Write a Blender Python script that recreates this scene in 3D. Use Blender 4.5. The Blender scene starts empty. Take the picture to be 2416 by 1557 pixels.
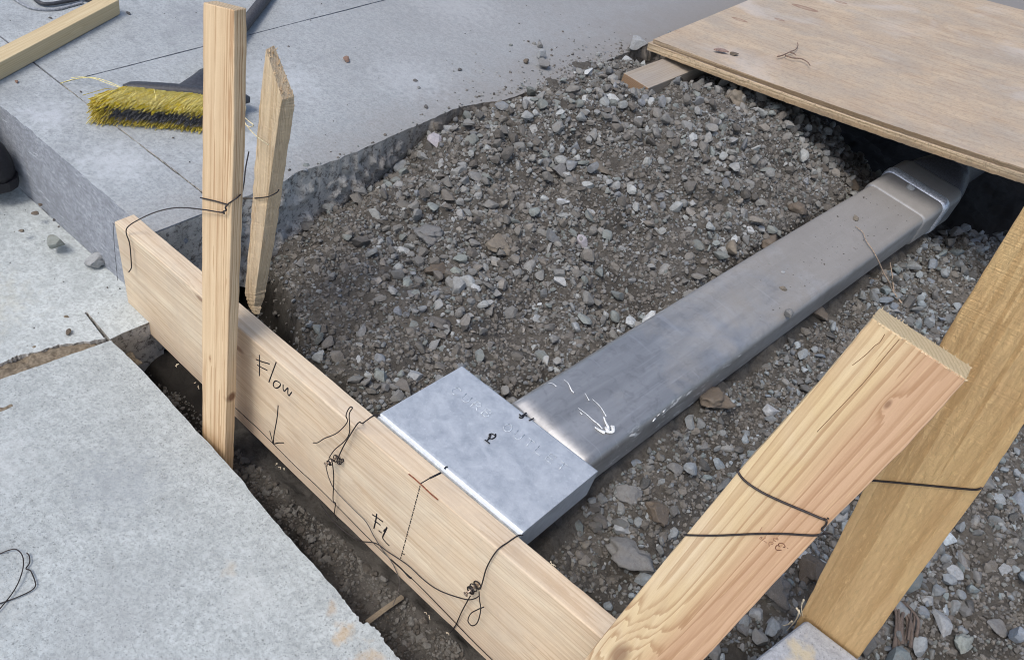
import bpy, bmesh, math, random
import numpy as np
from mathutils import Vector, Matrix, noise
random.seed(7); RNG = np.random.default_rng(11)
C = bpy.context.scene.collection
sc = bpy.context.scene

# ------------------------------------------------------------------ camera
# world: X runs along the kerb, Y runs back from the street, Z up; z = 0 is the top of the pavement
H = 1.05
F_PX = 2000.0
B = np.array([[0.763307868405942, 0.5580626708531651, -0.3254645194638101],
              [0.6042830482150212, -0.4385806922832333, 0.6651984470790065],
              [0.22847996776422055, -0.7044239006142476, -0.671999905188884]])
cam = bpy.data.objects.new('camera', bpy.data.cameras.new('camera')); C.objects.link(cam)
cam.data.sensor_width = 36; cam.data.lens = F_PX/2416*36
cam.data.clip_start = 0.02; cam.data.clip_end = 300
R3 = Matrix(((B[0, 0], -B[0, 1], -B[0, 2]), (B[1, 0], -B[1, 1], -B[1, 2]), (B[2, 0], -B[2, 1], -B[2, 2])))
cam.matrix_world = Matrix.Translation((0, 0, H)) @ R3.to_4x4()
sc.camera = cam

# ------------------------------------------------------------------ light
SUN_EL, SUN_AZ = 58, 262          # azimuth the light comes from, degrees from +X, counter-clockwise
w = bpy.data.worlds.new('World'); sc.world = w; w.use_nodes = True
nt = w.node_tree; nt.nodes.clear()
sky = nt.nodes.new('ShaderNodeTexSky'); sky.sky_type = 'NISHITA'; sky.sun_disc = False
sky.sun_elevation = math.radians(SUN_EL); sky.sun_rotation = math.radians(90-SUN_AZ)
sky.air_density = 1.0; sky.dust_density = 3.0; sky.ozone_density = 1.0
bg = nt.nodes.new('ShaderNodeBackground'); bg.inputs[1].default_value = 0.14
wo = nt.nodes.new('ShaderNodeOutputWorld')
nt.links.new(sky.outputs[0], bg.inputs[0]); nt.links.new(bg.outputs[0], wo.inputs[0])
sl = bpy.data.lights.new('sun', 'SUN'); sl.energy = 1.35; sl.angle = math.radians(20); sl.color = (1, 0.97, 0.93)
so = bpy.data.objects.new('sun', sl); C.objects.link(so)
e, a = math.radians(SUN_EL), math.radians(SUN_AZ)
sd = Vector((math.cos(e)*math.cos(a), math.cos(e)*math.sin(a), math.sin(e)))
so.rotation_euler = sd.to_track_quat('Z', 'Y').to_euler(); so.location = sd*5
sc.view_settings.view_transform = 'Standard'; sc.view_settings.look = 'None'
sc.cycles.filter_width = 1.0
sc.view_settings.gamma = 1; sc.view_settings.exposure = 0.35

# ------------------------------------------------------------------ measuring helpers: from the photo to real surfaces
def ray(px, py): return B @ np.array([px-1208.0, py-778.5, F_PX])
O3 = np.array([0, 0, H])
def PZ(px, py, z=0.0):
    r = ray(px, py); return Vector(r*((H-z)/-r[2])+O3)
def PP(px, py, p0, n):
    r = ray(px, py); p0 = np.array(p0); n = np.array(n); return Vector(O3+r*(np.dot(p0-O3, n)/np.dot(r, n)))
def PY(px, py, y): return PP(px, py, (0, y, 0), (0, 1, 0))

# ------------------------------------------------------------------ object helpers
def tag(o, label=None, cat=None, group=None, kind=None):
    if label: o['label'] = label
    if cat: o['category'] = cat
    if group: o['group'] = group
    if kind: o['kind'] = kind
    return o
def empty(name, loc=(0, 0, 0)):
    o = bpy.data.objects.new(name, None); C.objects.link(o); o.location = loc; o.empty_display_size = .02; return o
def mesh_obj(name, verts, faces, mat, parent=None, smooth=False, M=None):
    """verts in world coordinates; M = matrix of the object's own frame (its X runs along the grain)"""
    me = bpy.data.meshes.new(name)
    if M is None:
        if len(verts):
            c = sum((Vector(v) for v in verts), Vector())/len(verts)
        else: c = Vector()
        M = Matrix.Translation(c)
    Mi = M.inverted()
    me.from_pydata([tuple(Mi @ Vector(v)) for v in verts], [], faces)
    if smooth:
        for p in me.polygons: p.use_smooth = True
    me.update()
    if isinstance(mat, (list, tuple)):
        for m in mat: me.materials.append(m)
    elif mat: me.materials.append(mat)
    o = bpy.data.objects.new(name, me); C.objects.link(o)
    if parent is not None:
        o.parent = parent; o.matrix_parent_inverse = Matrix.Identity(4)
        o.matrix_local = parent_mw(parent).inverted() @ M
        o['_mw'] = [x for r in M for x in r]
    else:
        o.matrix_world = M
        o['_mw'] = [x for r in M for x in r]
    return o
def parent_mw(p):
    if '_mw' in p.keys():
        v = list(p['_mw']); return Matrix([v[0:4], v[4:8], v[8:12], v[12:16]])
    return Matrix.Translation(p.location)
def frame(o, x, z):
    x = Vector(x).normalized(); z = Vector(z); y = z.cross(x).normalized(); z = x.cross(y)
    return Matrix(((x.x, y.x, z.x, o[0]), (x.y, y.y, z.y, o[1]), (x.z, y.z, z.z, o[2]), (0, 0, 0, 1)))
def bevel(o, wd=.0015, seg=2, ang=35):
    m = o.modifiers.new('bevel', 'BEVEL'); m.width = wd; m.segments = seg; m.limit_method = 'ANGLE'; m.angle_limit = math.radians(ang)
def smooth_path(pts, n=6):
    pts = [Vector(p) for p in pts]
    if len(pts) < 3: return pts
    out = []
    for i in range(len(pts)-1):
        p0 = pts[max(i-1, 0)]; p1 = pts[i]; p2 = pts[i+1]; p3 = pts[min(i+2, len(pts)-1)]
        for k in range(n):
            t = k/n
            out.append(.5*((2*p1)+(p2-p0)*t+(2*p0-5*p1+4*p2-p3)*t*t+(3*p1-p0-3*p2+p3)*t**3))
    out.append(pts[-1]); return out
def tube(V, Fc, pts, r, sides=8, sm=True, flat=None, taper=None, caps=True):
    """adds a tube along pts; flat=(normal, factor) squashes it against a surface"""
    if sm: pts = smooth_path(pts)
    pts = [Vector(p) for p in pts]; n = len(pts); b0 = len(V); up = None
    for i, p in enumerate(pts):
        t = (pts[min(i+1, n-1)]-pts[max(i-1, 0)])
        if t.length < 1e-9: t = Vector((1, 0, 0))
        t.normalize()
        if up is None:
            up = Vector((0, 0, 1)) if abs(t.z) < .9 else Vector((1, 0, 0))
        a_ = t.cross(up)
        if a_.length < 1e-6: a_ = t.orthogonal()
        a_.normalize(); up = a_.cross(t).normalized()
        rr = r if taper is None else r*(taper[0]+(taper[1]-taper[0])*i/(n-1))
        for k in range(sides):
            an = 2*math.pi*k/sides
            off = (a_*math.cos(an)+up*math.sin(an))*rr
            if flat: off = off-flat[0]*(off.dot(flat[0]))*(1-flat[1])
            V.append(p+off)
    for i in range(n-1):
        for k in range(sides):
            k2 = (k+1) % sides
            Fc.append((b0+i*sides+k, b0+i*sides+k2, b0+(i+1)*sides+k2, b0+(i+1)*sides+k))
    if caps:
        Fc.append(tuple(b0+k for k in range(sides))[::-1]); Fc.append(tuple(b0+(n-1)*sides+k for k in range(sides)))
def tubes_obj(name, paths, r, mat, parent=None, sides=8, sm=True, flat=None):
    V, Fc = [], []
    for p in paths: tube(V, Fc, p, r, sides, sm, flat)
    return mesh_obj(name, V, Fc, mat, parent, smooth=True)

# ------------------------------------------------------------------ material helpers
class NB:
    def __init__(s, name):
        s.m = bpy.data.materials.new(name); s.m.use_nodes = True; s.t = s.m.node_tree; s.t.nodes.clear()
        s.out = s.n('ShaderNodeOutputMaterial'); s.b = s.n('ShaderNodeBsdfPrincipled'); s.l(s.b.outputs[0], s.out.inputs[0])
        s.tc = s.n('ShaderNodeTexCoord')
    def n(s, t, **k):
        x = s.t.nodes.new(t)
        for a_, v in k.items(): setattr(x, a_, v)
        return x
    def l(s, a_, b_): s.t.links.new(a_, b_)
    def set(s, inp, v):
        if hasattr(v, 'is_output') or isinstance(v, bpy.types.NodeSocket): s.l(v, inp)
        else: inp.default_value = v
    def map(s, src, scale=(1, 1, 1), loc=(0, 0, 0), rot=(0, 0, 0)):
        m = s.n('ShaderNodeMapping'); s.l(src, m.inputs[0]); m.inputs['Scale'].default_value = scale
        m.inputs['Location'].default_value = loc; m.inputs['Rotation'].default_value = rot; return m.outputs[0]
    def noise(s, vec, scale, detail=4, rough=.55, dist=0):
        x = s.n('ShaderNodeTexNoise'); s.l(vec, x.inputs['Vector']); x.inputs['Scale'].default_value = scale
        x.inputs['Detail'].default_value = detail; x.inputs['Roughness'].default_value = rough; x.inputs['Distortion'].default_value = dist
        return x.outputs['Fac']
    def vor(s, vec, scale, feature='F1', out='Distance'):
        x = s.n('ShaderNodeTexVoronoi', feature=feature); s.l(vec, x.inputs['Vector']); x.inputs['Scale'].default_value = scale
        return x.outputs[out]
    def ramp(s, fac, stops, interp='LINEAR'):
        x = s.n('ShaderNodeValToRGB'); s.l(fac, x.inputs[0]); cr = x.color_ramp; cr.interpolation = interp
        while len(cr.elements) < len(stops): cr.elements.new(.5)
        for e_, (p, c) in zip(cr.elements, stops):
            e_.position = p; e_.color = (c, c, c, 1) if isinstance(c, (int, float)) else (*c, 1)
        return x.outputs[0]
    def mix(s, fac, a_, b_, mode='MIX'):
        x = s.n('ShaderNodeMix', data_type='RGBA', blend_type=mode)
        s.set(x.inputs[0], fac)
        for i, v in ((6, a_), (7, b_)):
            if isinstance(v, tuple): x.inputs[i].default_value = (*v, 1)
            else: s.set(x.inputs[i], v)
        return x.outputs[2]
    def math(s, op, a_, b_=0.0, c_=None, clamp=False):
        x = s.n('ShaderNodeMath', operation=op, use_clamp=clamp); s.set(x.inputs[0], a_); s.set(x.inputs[1], b_)
        if c_ is not None: s.set(x.inputs[2], c_)
        return x.outputs[0]
    def sep(s, v):
        x = s.n('ShaderNodeSeparateXYZ'); s.l(v, x.inputs[0]); return x.outputs
    def bump(s, h, strength=.5, dist=.001, prev=None):
        x = s.n('ShaderNodeBump'); s.l(h, x.inputs['Height']); x.inputs['Strength'].default_value = strength
        x.inputs['Distance'].default_value = dist
        if prev is not None: s.l(prev, x.inputs['Normal'])
        return x.outputs[0]
    def done(s, col, rough=.8, nrm=None, metal=0.0, spec=.3):
        s.set(s.b.inputs['Base Color'], (*col, 1) if isinstance(col, tuple) else col)
        s.set(s.b.inputs['Roughness'], rough); s.set(s.b.inputs['Metallic'], metal)
        s.b.inputs['Specular IOR Level'].default_value = spec
        if nrm is not None: s.l(nrm, s.b.inputs['Normal'])
        return s.m
def plain(name, col, rough=.6, metal=0.0, spec=.3, bs=0):
    g = NB(name); o = g.tc.outputs['Object']
    n_ = g.noise(o, 220, 3); c = g.mix(g.ramp(n_, [(.35, 0), (.65, 1)]), tuple(x*.72 for x in col), tuple(min(1, x*1.25) for x in col))
    return g.done(c, rough, g.bump(n_, .3, .0006) if bs else None, metal, spec)

def concrete(name, base, speck=0.0, mottle=.5, dust=None, stains=None, scratch=False, wet=1.0, fine=1.0):
    g = NB(name); o = g.tc.outputs['Object']
    big = g.noise(o, 2.3, 6, .66, .6); mid = g.noise(o, 17, 7, .74, .4); fin = g.noise(o, 160, 5, .7); gr = g.noise(o, 520, 3, .7)
    dark = tuple(x*.6 for x in base); lite = tuple(min(1, x*1.42) for x in base)
    c = g.mix(g.ramp(big, [(.33, 0), (.67, 1)]), tuple(x*(1-.2*mottle) for x in base), tuple(x*(1+.16*mottle) for x in base))
    c = g.mix(g.math('MULTIPLY', g.ramp(mid, [(.36, 0), (.66, 1)]), .55*mottle+.1), c, lite)
    c = g.mix(g.math('MULTIPLY', g.ramp(g.noise(o, 62, 5, .75), [(.38, 1), (.55, 0)]), .5*fine), c, dark)
    c = g.mix(g.math('MULTIPLY', g.ramp(fin, [(.36, 1), (.54, 0)]), .7*fine), c, dark)
    c = g.mix(g.math('MULTIPLY', g.ramp(gr, [(.52, 0), (.74, 1)]), .45*fine), c, lite)
    # broom-finish smears across the surface
    sm = g.noise(g.map(o, (5, 70, 5), rot=(0, 0, .35)), 1.0, 5, .7)
    c = g.mix(g.math('MULTIPLY', g.ramp(sm, [(.48, 0), (.7, 1)]), .16), c, lite)
    h = g.math('ADD', g.math('MULTIPLY', fin, .7), g.math('MULTIPLY', gr, .5))
    if speck > 0:
        warp = g.n('ShaderNodeVectorMath', operation='ADD'); nz = g.n('ShaderNodeTexNoise'); g.l(o, nz.inputs['Vector']); nz.inputs['Scale'].default_value = 260
        sc_ = g.n('ShaderNodeVectorMath', operation='SCALE'); g.l(nz.outputs['Color'], sc_.inputs[0]); sc_.inputs['Scale'].default_value = .0035
        g.l(o, warp.inputs[0]); g.l(sc_.outputs[0], warp.inputs[1])
        for scl, th, st, colr in ((190, .2, .6, (.14, .15, .145)), (95, .12, .5, (.2, .21, .2)), (330, .26, .5, (.24, .25, .25)), (140, .3, .35, (.30, .325, .34))):
            v = g.n('ShaderNodeTexVoronoi'); g.l(warp.outputs[0], v.inputs['Vector']); v.inputs['Scale'].default_value = scl
            rnd = g.sep(v.outputs['Color'])[0]
            on = g.math('MULTIPLY', g.ramp(v.outputs['Distance'], [(th, 1), (th+.09, 0)]), g.ramp(rnd, [(.55, 0), (.72, 1)]))
            c = g.mix(g.math('MULTIPLY', on, st*speck), c, colr)
            h = g.math('SUBTRACT', h, g.math('MULTIPLY', on, .5))
    if scratch:
        s1 = g.noise(g.map(o, (28, 60, 190), rot=(0, .75, 0)), 1.0, 3, .75, .4)
        c = g.mix(g.math('MULTIPLY', g.ramp(s1, [(.6, 0), (.68, 1)]), .7), c, (.62, .65, .72))
        s2 = g.noise(g.map(o, (50, 50, 120), rot=(0, .9, 0)), 1.0, 4, .7, .6)
        c = g.mix(g.math('MULTIPLY', g.ramp(s2, [(.4, 1), (.55, 0)]), .4), c, tuple(x*.6 for x in base))
        h = g.math('ADD', h, g.math('MULTIPLY', s2, 2))
    xyz = g.sep(g.n('ShaderNodeNewGeometry').outputs['Position'])
    if dust:      # dusty ground tint near the excavation; a real coating with its own outline
        for (x0, y0, x1, y1, colr, amt) in dust:
            dx = g.math('SUBTRACT', xyz[0], x0); dy = g.math('SUBTRACT', xyz[1], y0)
            L2 = (x1-x0)**2+(y1-y0)**2
            t = g.math('DIVIDE', g.math('ADD', g.math('MULTIPLY', dx, x1-x0), g.math('MULTIPLY', dy, y1-y0)), L2)
            t = g.math('ADD', t, g.math('MULTIPLY', g.math('SUBTRACT', mid, .5), 1.1))
            c = g.mix(g.math('MULTIPLY', g.ramp(t, [(0, 0), (1, 1)]), amt), c, colr)
    if stains:
        for (x0, y0, r_, colr, amt) in stains:
            dx = g.math('SUBTRACT', xyz[0], x0); dy = g.math('SUBTRACT', xyz[1], y0)
            dd = g.math('SQRT', g.math('ADD', g.math('MULTIPLY', dx, dx), g.math('MULTIPLY', dy, dy)))
            dd = g.math('ADD', g.math('DIVIDE', dd, r_), g.math('MULTIPLY', g.math('SUBTRACT', g.noise(o, 55, 4), .5), 2.6))
            c = g.mix(g.math('MULTIPLY', g.ramp(dd, [(.15, 1), (.9, 0)]), amt), c, colr)
    return g.done(c, .88, g.bump(h, .55, .0011), 0, .25)

def wood(name, cols, axis=(.0, .06), drift=.02, freq=260, knots=(), rough_fuzz=0, stain=None, band=None, blot=.4, dirt=0, contrast=.6, endcol=None):
    """cols = (light, dark ring, blotch); local X = along the grain. knots = [(x,y,z,r)] in local space"""
    g = NB(name); o = g.tc.outputs['Object']; s = g.sep(o)
    warpn = g.noise(g.map(o, (2.2, 14, 14)), 1.0, 3, .5)
    warp2 = g.noise(g.map(o, (9, 60, 60)), 1.0, 3, .5)
    dy = g.math('ADD', g.math('SUBTRACT', s[1], axis[0]), g.math('MULTIPLY', s[0], drift))
    dy = g.math('ADD', dy, g.math('MULTIPLY', g.math('SUBTRACT', warpn, .5), .034))
    dz = g.math('ADD', g.math('SUBTRACT', s[2], axis[1]), g.math('MULTIPLY', g.math('SUBTRACT', warp2, .5), .004))
    rr = g.math('SQRT', g.math('ADD', g.math('MULTIPLY', dy, dy), g.math('MULTIPLY', dz, dz)))
    rr = g.math('ADD', rr, g.math('MULTIPLY', g.noise(g.map(o, (.3, 45, 45)), 1.0, 3, .6), .03))
    kmask = None
    for (kx, ky, kz, kr) in knots:
        d = g.math('SQRT', g.math('ADD', g.math('ADD', g.math('POWER', g.math('MULTIPLY', g.math('SUBTRACT', s[0], kx), .45), 2), g.math('POWER', g.math('SUBTRACT', s[1], ky), 2)), g.math('POWER', g.math('SUBTRACT', s[2], kz), 2)))
        q = g.math('POWER', 2.718, g.math('MULTIPLY', g.math('POWER', g.math('DIVIDE', d, kr), 2), -.7))
        rr = g.math('ADD', rr, g.math('MULTIPLY', q, kr*.9))
        kq = g.ramp(g.math('DIVIDE', d, kr), [(.2, 1), (.5, 0)])
        kmask = kq if kmask is None else g.math('MAXIMUM', kmask, kq)
    ph = g.math('MULTIPLY', rr, freq)
    fr = g.math('FRACT', ph)
    ring = g.ramp(fr, [(0, .0), (.55, .25), (.86, 1), (.97, .75), (1, 0)])
    idn = g.noise(g.map(o, (.5, 30, 30)), 1.0, 2)
    fib = g.noise(g.map(o, (14, 420, 420)), 1.0, 4, .7)
    fib2 = g.noise(g.map(o, (3, 110, 110)), 1.0, 4, .7)
    bl = g.noise(g.map(o, (5, 14, 14)), 1.0, 5, .62, .8)
    c = g.mix(g.math('MULTIPLY', g.ramp(bl, [(.35, 0), (.68, 1)]), blot), cols[0], cols[2])
    if band:      # heartwood running along one side of the piece: (axis index, from, to, colour)
        for (ai, v0, v1, colr, amt) in band:
            t = g.math('DIVIDE', g.math('SUBTRACT', g.math('ADD', s[ai], g.math('MULTIPLY', g.math('SUBTRACT', warpn, .5), .016)), v0), v1-v0, clamp=True)
            c = g.mix(g.math('MULTIPLY', t, amt), c, colr)
    c = g.mix(g.math('MULTIPLY', g.math('MULTIPLY', ring, g.ramp(idn, [(.3, .35), (.7, 1)])), contrast), c, cols[1])
    c = g.mix(g.math('MULTIPLY', g.ramp(fib2, [(.4, 1), (.6, 0)]), .25), c, cols[1])
    c = g.mix(g.math('MULTIPLY', g.ramp(fib, [(.55, 0), (.75, 1)]), .35), c, tuple(min(1, x*1.25) for x in cols[0]))
    if kmask is not None: c = g.mix(g.math('MULTIPLY', kmask, .75), c, (.22, .12, .07))
    if dirt:
        dn = g.noise(o, 9, 6, .7, .5)
        c = g.mix(g.math('MULTIPLY', g.ramp(dn, [(.42, 0), (.68, 1)]), dirt), c, (.30, .27, .25))
        c = g.mix(g.math('MULTIPLY', g.ramp(g.noise(o, 60, 5, .75), [(.58, 0), (.7, 1)]), dirt*.5), c, (.22, .2, .18))
    if stain:
        for (sx, sy, sz, r_, colr) in stain:
            d = g.math('SQRT', g.math('ADD', g.math('ADD', g.math('POWER', g.math('SUBTRACT', s[0], sx), 2), g.math('POWER', g.math('SUBTRACT', s[1], sy), 2)), g.math('POWER', g.math('SUBTRACT', s[2], sz), 2)))
            d = g.math('ADD', g.math('DIVIDE', d, r_), g.math('MULTIPLY', g.math('SUBTRACT', warp2, .5), .9))
            c = g.mix(g.ramp(d, [(.5, .85), (1.0, 0)]), c, colr)
    h = g.math('ADD', g.math('MULTIPLY', fib2, .6), g.math('MULTIPLY', ring, .25))
    if rough_fuzz:
        fz = g.noise(g.map(o, (45, 210, 210), rot=(0, 0, .5)), 1.0, 5, .8, .7)
        saw = g.noise(g.map(o, (420, 18, 18), rot=(0, 0, .12)), 1.0, 2, .5)
        h = g.math('ADD', h, g.math('ADD', g.math('MULTIPLY', fz, 2.4), g.math('MULTIPLY', saw, .8)))
        c = g.mix(g.math('MULTIPLY', g.ramp(fz, [(.56, 0), (.68, 1)]), .5*rough_fuzz), c, tuple(min(1, x*1.3) for x in cols[0]))
        c = g.mix(g.math('MULTIPLY', g.ramp(fz, [(.34, 1), (.44, 0)]), .45*rough_fuzz), c, tuple(x*.6 for x in cols[0]))
        nb = g.bump(h, .8, .0016)
    else: nb = g.bump(h, .4, .0006)
    lf = g.noise(o, 700, 3, .8); c = g.mix(g.math('MULTIPLY', g.ramp(lf, [(.3, 1), (.5, 0)]), .16), c, cols[1])
    return g.done(c, .72, nb, 0, .25)

def rock_mat(name):
    g = NB(name); o = g.tc.outputs['Object']
    at = g.n('ShaderNodeAttribute'); at.attribute_name = 'tint'
    n1 = g.noise(o, 150, 5, .7); n2 = g.noise(o, 700, 3, .7); n3 = g.noise(o, 60, 4, .6)
    c = g.mix(g.math('MULTIPLY', g.ramp(n1, [(.3, 1), (.6, 0)]), .45), at.outputs['Color'], (.10, .09, .08))
    c = g.mix(g.math('MULTIPLY', g.ramp(n3, [(.5, 0), (.7, 1)]), .35), c, (.24, .21, .18))
    c = g.mix(g.math('MULTIPLY', g.ramp(n2, [(.55, 0), (.75, 1)]), .3), c, (.5, .5, .5))
    return g.done(c, .92, g.bump(g.math('ADD', n1, g.math('MULTIPLY', n2, .5)), .6, .0012), 0, .2)
ROCK = rock_mat('crushed_stone')

def soil_mat():
    g = NB('soil'); o = g.tc.outputs['Object']
    n1 = g.noise(o, 6, 6, .65, .3); n2 = g.noise(o, 70, 6, .75, .3); n3 = g.noise(o, 420, 4, .75)
    xyz = g.sep(g.n('ShaderNodeNewGeometry').outputs['Position'])
    c = g.mix(g.ramp(n1, [(.35, 0), (.65, 1)]), (.078, .072, .063), (.142, .131, .116))
    c = g.mix(g.math('MULTIPLY', g.ramp(n2, [(.3, 1), (.55, 0)]), .7), c, (.032, .027, .022))
    c = g.mix(g.math('MULTIPLY', g.ramp(n3, [(.55, 0), (.72, 1)]), .5), c, (.23, .21, .19))
    # shade of the deep hollows painted into the soil colour, darker with depth
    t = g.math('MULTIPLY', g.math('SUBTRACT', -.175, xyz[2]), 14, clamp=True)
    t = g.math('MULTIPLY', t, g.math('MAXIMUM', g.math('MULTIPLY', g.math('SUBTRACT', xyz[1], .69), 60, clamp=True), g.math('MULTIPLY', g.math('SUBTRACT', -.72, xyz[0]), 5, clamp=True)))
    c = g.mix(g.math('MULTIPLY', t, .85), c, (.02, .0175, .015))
    h = g.math('ADD', g.math('MULTIPLY', n2, 1.5), g.math('MULTIPLY', n3, .6))
    return g.done(c, .95, g.bump(h, .9, .004), 0, .15)
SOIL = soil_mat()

# ------------------------------------------------------------------ THE GROUND: one sheet, with the dig cut into it
ctrl = [(-1.05, .8, -.18), (-.78, .75, -.13), (-.68, .73, -.12), (-.58, .73, -.11), (-.45, .73, -.12),
        (-1.0, .87, -.16), (-.91, .82, -.14), (-.85, .79, -.13), (-.80, .80, -.14), (-.70, .79, -.10), (-.6, .79, -.08),
        (-1.08, .94, -.20), (-1.08, .98, -.185), (-.98, .95, -.15), (-.82, .92, -.095), (-.65, .9, -.07), (-.55, .9, -.065), (-.42, .95, -.07),
        (-1.08, 1.1, -.155), (-1.08, 1.31, -.095), (-1.07, 1.5, -.05), (-1.06, 1.72, -.015), (-1.05, 1.85, .005), (-1.03, 2.0, .005), (-1.02, 2.2, -.01),
        (-.95, 1.12, -.11), (-.95, 1.3, -.05), (-.8, 1.15, -.065), (-.6, 1.2, -.06), (-.45, 1.15, -.06), (-.5, 1.35, -.05), (-.8, 1.5, .01), (-.95, 1.5, .01), (-.6, 1.5, -.02), (-.4, 1.5, -.045),
        (-.34, 1.7, -.035), (-.85, 1.8, .05), (-.7, 1.9, .055), (-.5, 1.9, .03), (-.35, 2.0, -.01), (-.28, 2.1, -.04), (-.92, 2.08, -.005), (-.98, 2.1, .0), (-.88, 2.25, -.02), (-.7, 2.2, .045), (-.5, 2.3, .015),
        (-.33, 2.3, -.045), (-.75, 2.42, -.0), (-.9, 2.6, -.15), (-.6, 2.62, -.06), (-.42, 2.5, -.03), (-.36, 2.6, -.10), (-.2, 2.52, -.16), (-.5, 2.8, -.15), (-.8, 2.8, -.2), (-.5, 3.1, -.3), (0, 3, -.38), (-.9, 3, -.3), (.4, 2.9, -.16),
        (-.2, .76, -.19), (-.1, .76, -.2), (.05, .76, -.2), (.2, .8, -.25), (-.18, .83, -.17), (-.19, .92, -.14), (-.08, .86, -.18), (-.05, .93, -.17), (.08, .95, -.17), (-.15, 1.05, -.13), (0, 1.1, -.14), (.15, 1.15, -.14),
        (.3, 1.15, -.14), (.5, 1.3, -.12), (-.12, 1.4, -.12), (.0, 1.5, -.11), (.2, 1.5, -.11), (.5, 1.8, -.1), (-.06, 1.9, -.13), (.1, 2, -.12), (.3, 2.2, -.12), (.02, 2.3, -.14), (.12, 2.55, -.14), (.2, 2.75, -.14),
        (.5, 2.5, -.14), (1.2, 1.2, -.12), (1.2, 2.5, -.15), (-1.3, 1.2, -.2), (-1.3, 2.2, -.2), (1.5, 3.5, -.3), (-1, 3.8, -.3),
        (-1.05, .62, -.36), (-.85, .62, -.335), (-.6, .61, -.315), (-.4, .60, -.30), (-.2, .6, -.30), (.2, .6, -.3), (.6, .6, -.3), (-1.05, .5, -.33), (0, .4, -.33), (.8, .4, -.33)]
cp = np.array(ctrl)
def phi(r): return np.sqrt(r*r+.012**2)
A_ = phi(np.hypot(cp[:, None, 0]-cp[None, :, 0], cp[:, None, 1]-cp[None, :, 1])); A_ += np.eye(len(cp))*.01
wts = np.linalg.solve(A_, cp[:, 2]-(-.15))
def vnoise(x, y, s, seed):
    r = np.random.default_rng(seed).random((256, 256)); X = x/s+100; Y = y/s+100
    i = np.floor(X).astype(int); j = np.floor(Y).astype(int); u = X-i; v = Y-j; u = u*u*(3-2*u); v = v*v*(3-2*v)
    f = lambda a_, b_: r[a_ % 256, b_ % 256]
    return (f(i, j)*(1-u)+f(i+1, j)*u)*(1-v)+(f(i, j+1)*(1-u)+f(i+1, j+1)*u)*v-.5
def hbase(x, y):
    x = np.asarray(x, float); y = np.asarray(y, float)
    z = np.full(x.shape, -.15)
    for (a_, b_, _), w_ in zip(ctrl, wts): z = z+w_*phi(np.hypot(x-a_, y-b_))
    z = z+vnoise(x, y, .19, 12)*.035+vnoise(x, y, .11, 1)*.04+vnoise(x, y, .05, 2)*.03+vnoise(x, y, .022, 3)*.014+vnoise(x, y, .010, 4)*.006+vnoise(x, y, .0045, 5)*.003
    yl = np.interp(x, [-1.2, -1.08, -1.0, -.955, -.91, -.86, -.78, -.7, -.6, -.5, -.3, -.22, -.1, .05, .3], [.93, .925, .915, .89, .855, .825, .79, .762, .738, .722, .722, .755, .77, .755, .74])
    yl = yl+vnoise(x, y, .045, 51)*.03+vnoise(x, y, .014, 52)*.012
    k = np.clip((y-yl)/.02, 0, 1); k = k*k*(3-2*k)
    z = np.where(y < yl+.03, np.minimum(z, -.31+vnoise(x, y, .03, 53)*.03)*(1-k)+z*k, z)
    # under the form board and its front the trench floor
    k = np.clip((y-.700)/.022, 0, 1); fl = -.30+vnoise(x, y, .05, 8)*.03
    z = np.where(y < .722, np.minimum(z, fl*(1-k)+z*k), z)
    # never above the pipe, the outlet box or the paving
    pc = -.3155+.1237*(y-.92)   # pipe axis x at y
    k = np.clip((np.abs(x-pc)-.085)/.03, 0, 1)
    z = np.where((y > .86) & (y < 2.75) & (k < 1), np.minimum(z, -.085*(1-k)+np.minimum(z, .3)*k), z)
    z = np.where((x > -.54) & (x < -.2) & (y > .69) & (y < .92), np.minimum(z, -.085), z)
    z = np.where(x < -1.12, np.minimum(z, -.16), z)
    return z
def zone(x, y):      # outside the dig: flat earth under the paving
    z = hbase(x, y)
    z = np.where((y > 4.3) | (x > 1.9) | (x < -1.5), -.25, z)
    z = np.where(y < .50, np.minimum(z, -.33), z)
    z = np.where(x < -1.10, np.where(y < .85, -.42, np.minimum(z, -.16)), z)
    return z
xs = np.unique(np.concatenate([np.linspace(-60, -4, 8), np.linspace(-4, -1.2, 12), np.arange(-1.2, .9, .0052), np.linspace(.9, 2.2, 50), np.linspace(2.2, 60, 10)]))
ys = np.unique(np.concatenate([np.linspace(-60, -2, 8), np.linspace(-2, .48, 12), np.arange(.48, 2.75, .0056), np.linspace(2.75, 4.4, 60), np.linspace(4.4, 80, 10)]))
GX, GY = np.meshgrid(xs, ys, indexing='ij'); GZ = zone(GX, GY)
def grid_mesh(name, X, Y, Z, mat):
    n, m = X.shape; co = np.stack([X, Y, Z], -1).reshape(-1, 3)
    idx = np.arange(n*m).reshape(n, m)
    f = np.stack([idx[:-1, :-1], idx[1:, :-1], idx[1:, 1:], idx[:-1, 1:]], -1).reshape(-1, 4)
    me = bpy.data.meshes.new(name); me.vertices.add(len(co)); me.vertices.foreach_set('co', co.ravel())
    me.loops.add(f.size); me.loops.foreach_set('vertex_index', f.ravel().astype(np.int32))
    me.polygons.add(len(f)); me.polygons.foreach_set('loop_start', np.arange(0, f.size, 4, dtype=np.int32))
    me.update(calc_edges=True); me.polygons.foreach_set('use_smooth', np.ones(len(f), bool)); me.materials.append(mat)
    o = bpy.data.objects.new(name, me); C.objects.link(o); return o
tag(grid_mesh('ground', GX, GY, GZ, SOIL), kind='structure')

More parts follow.
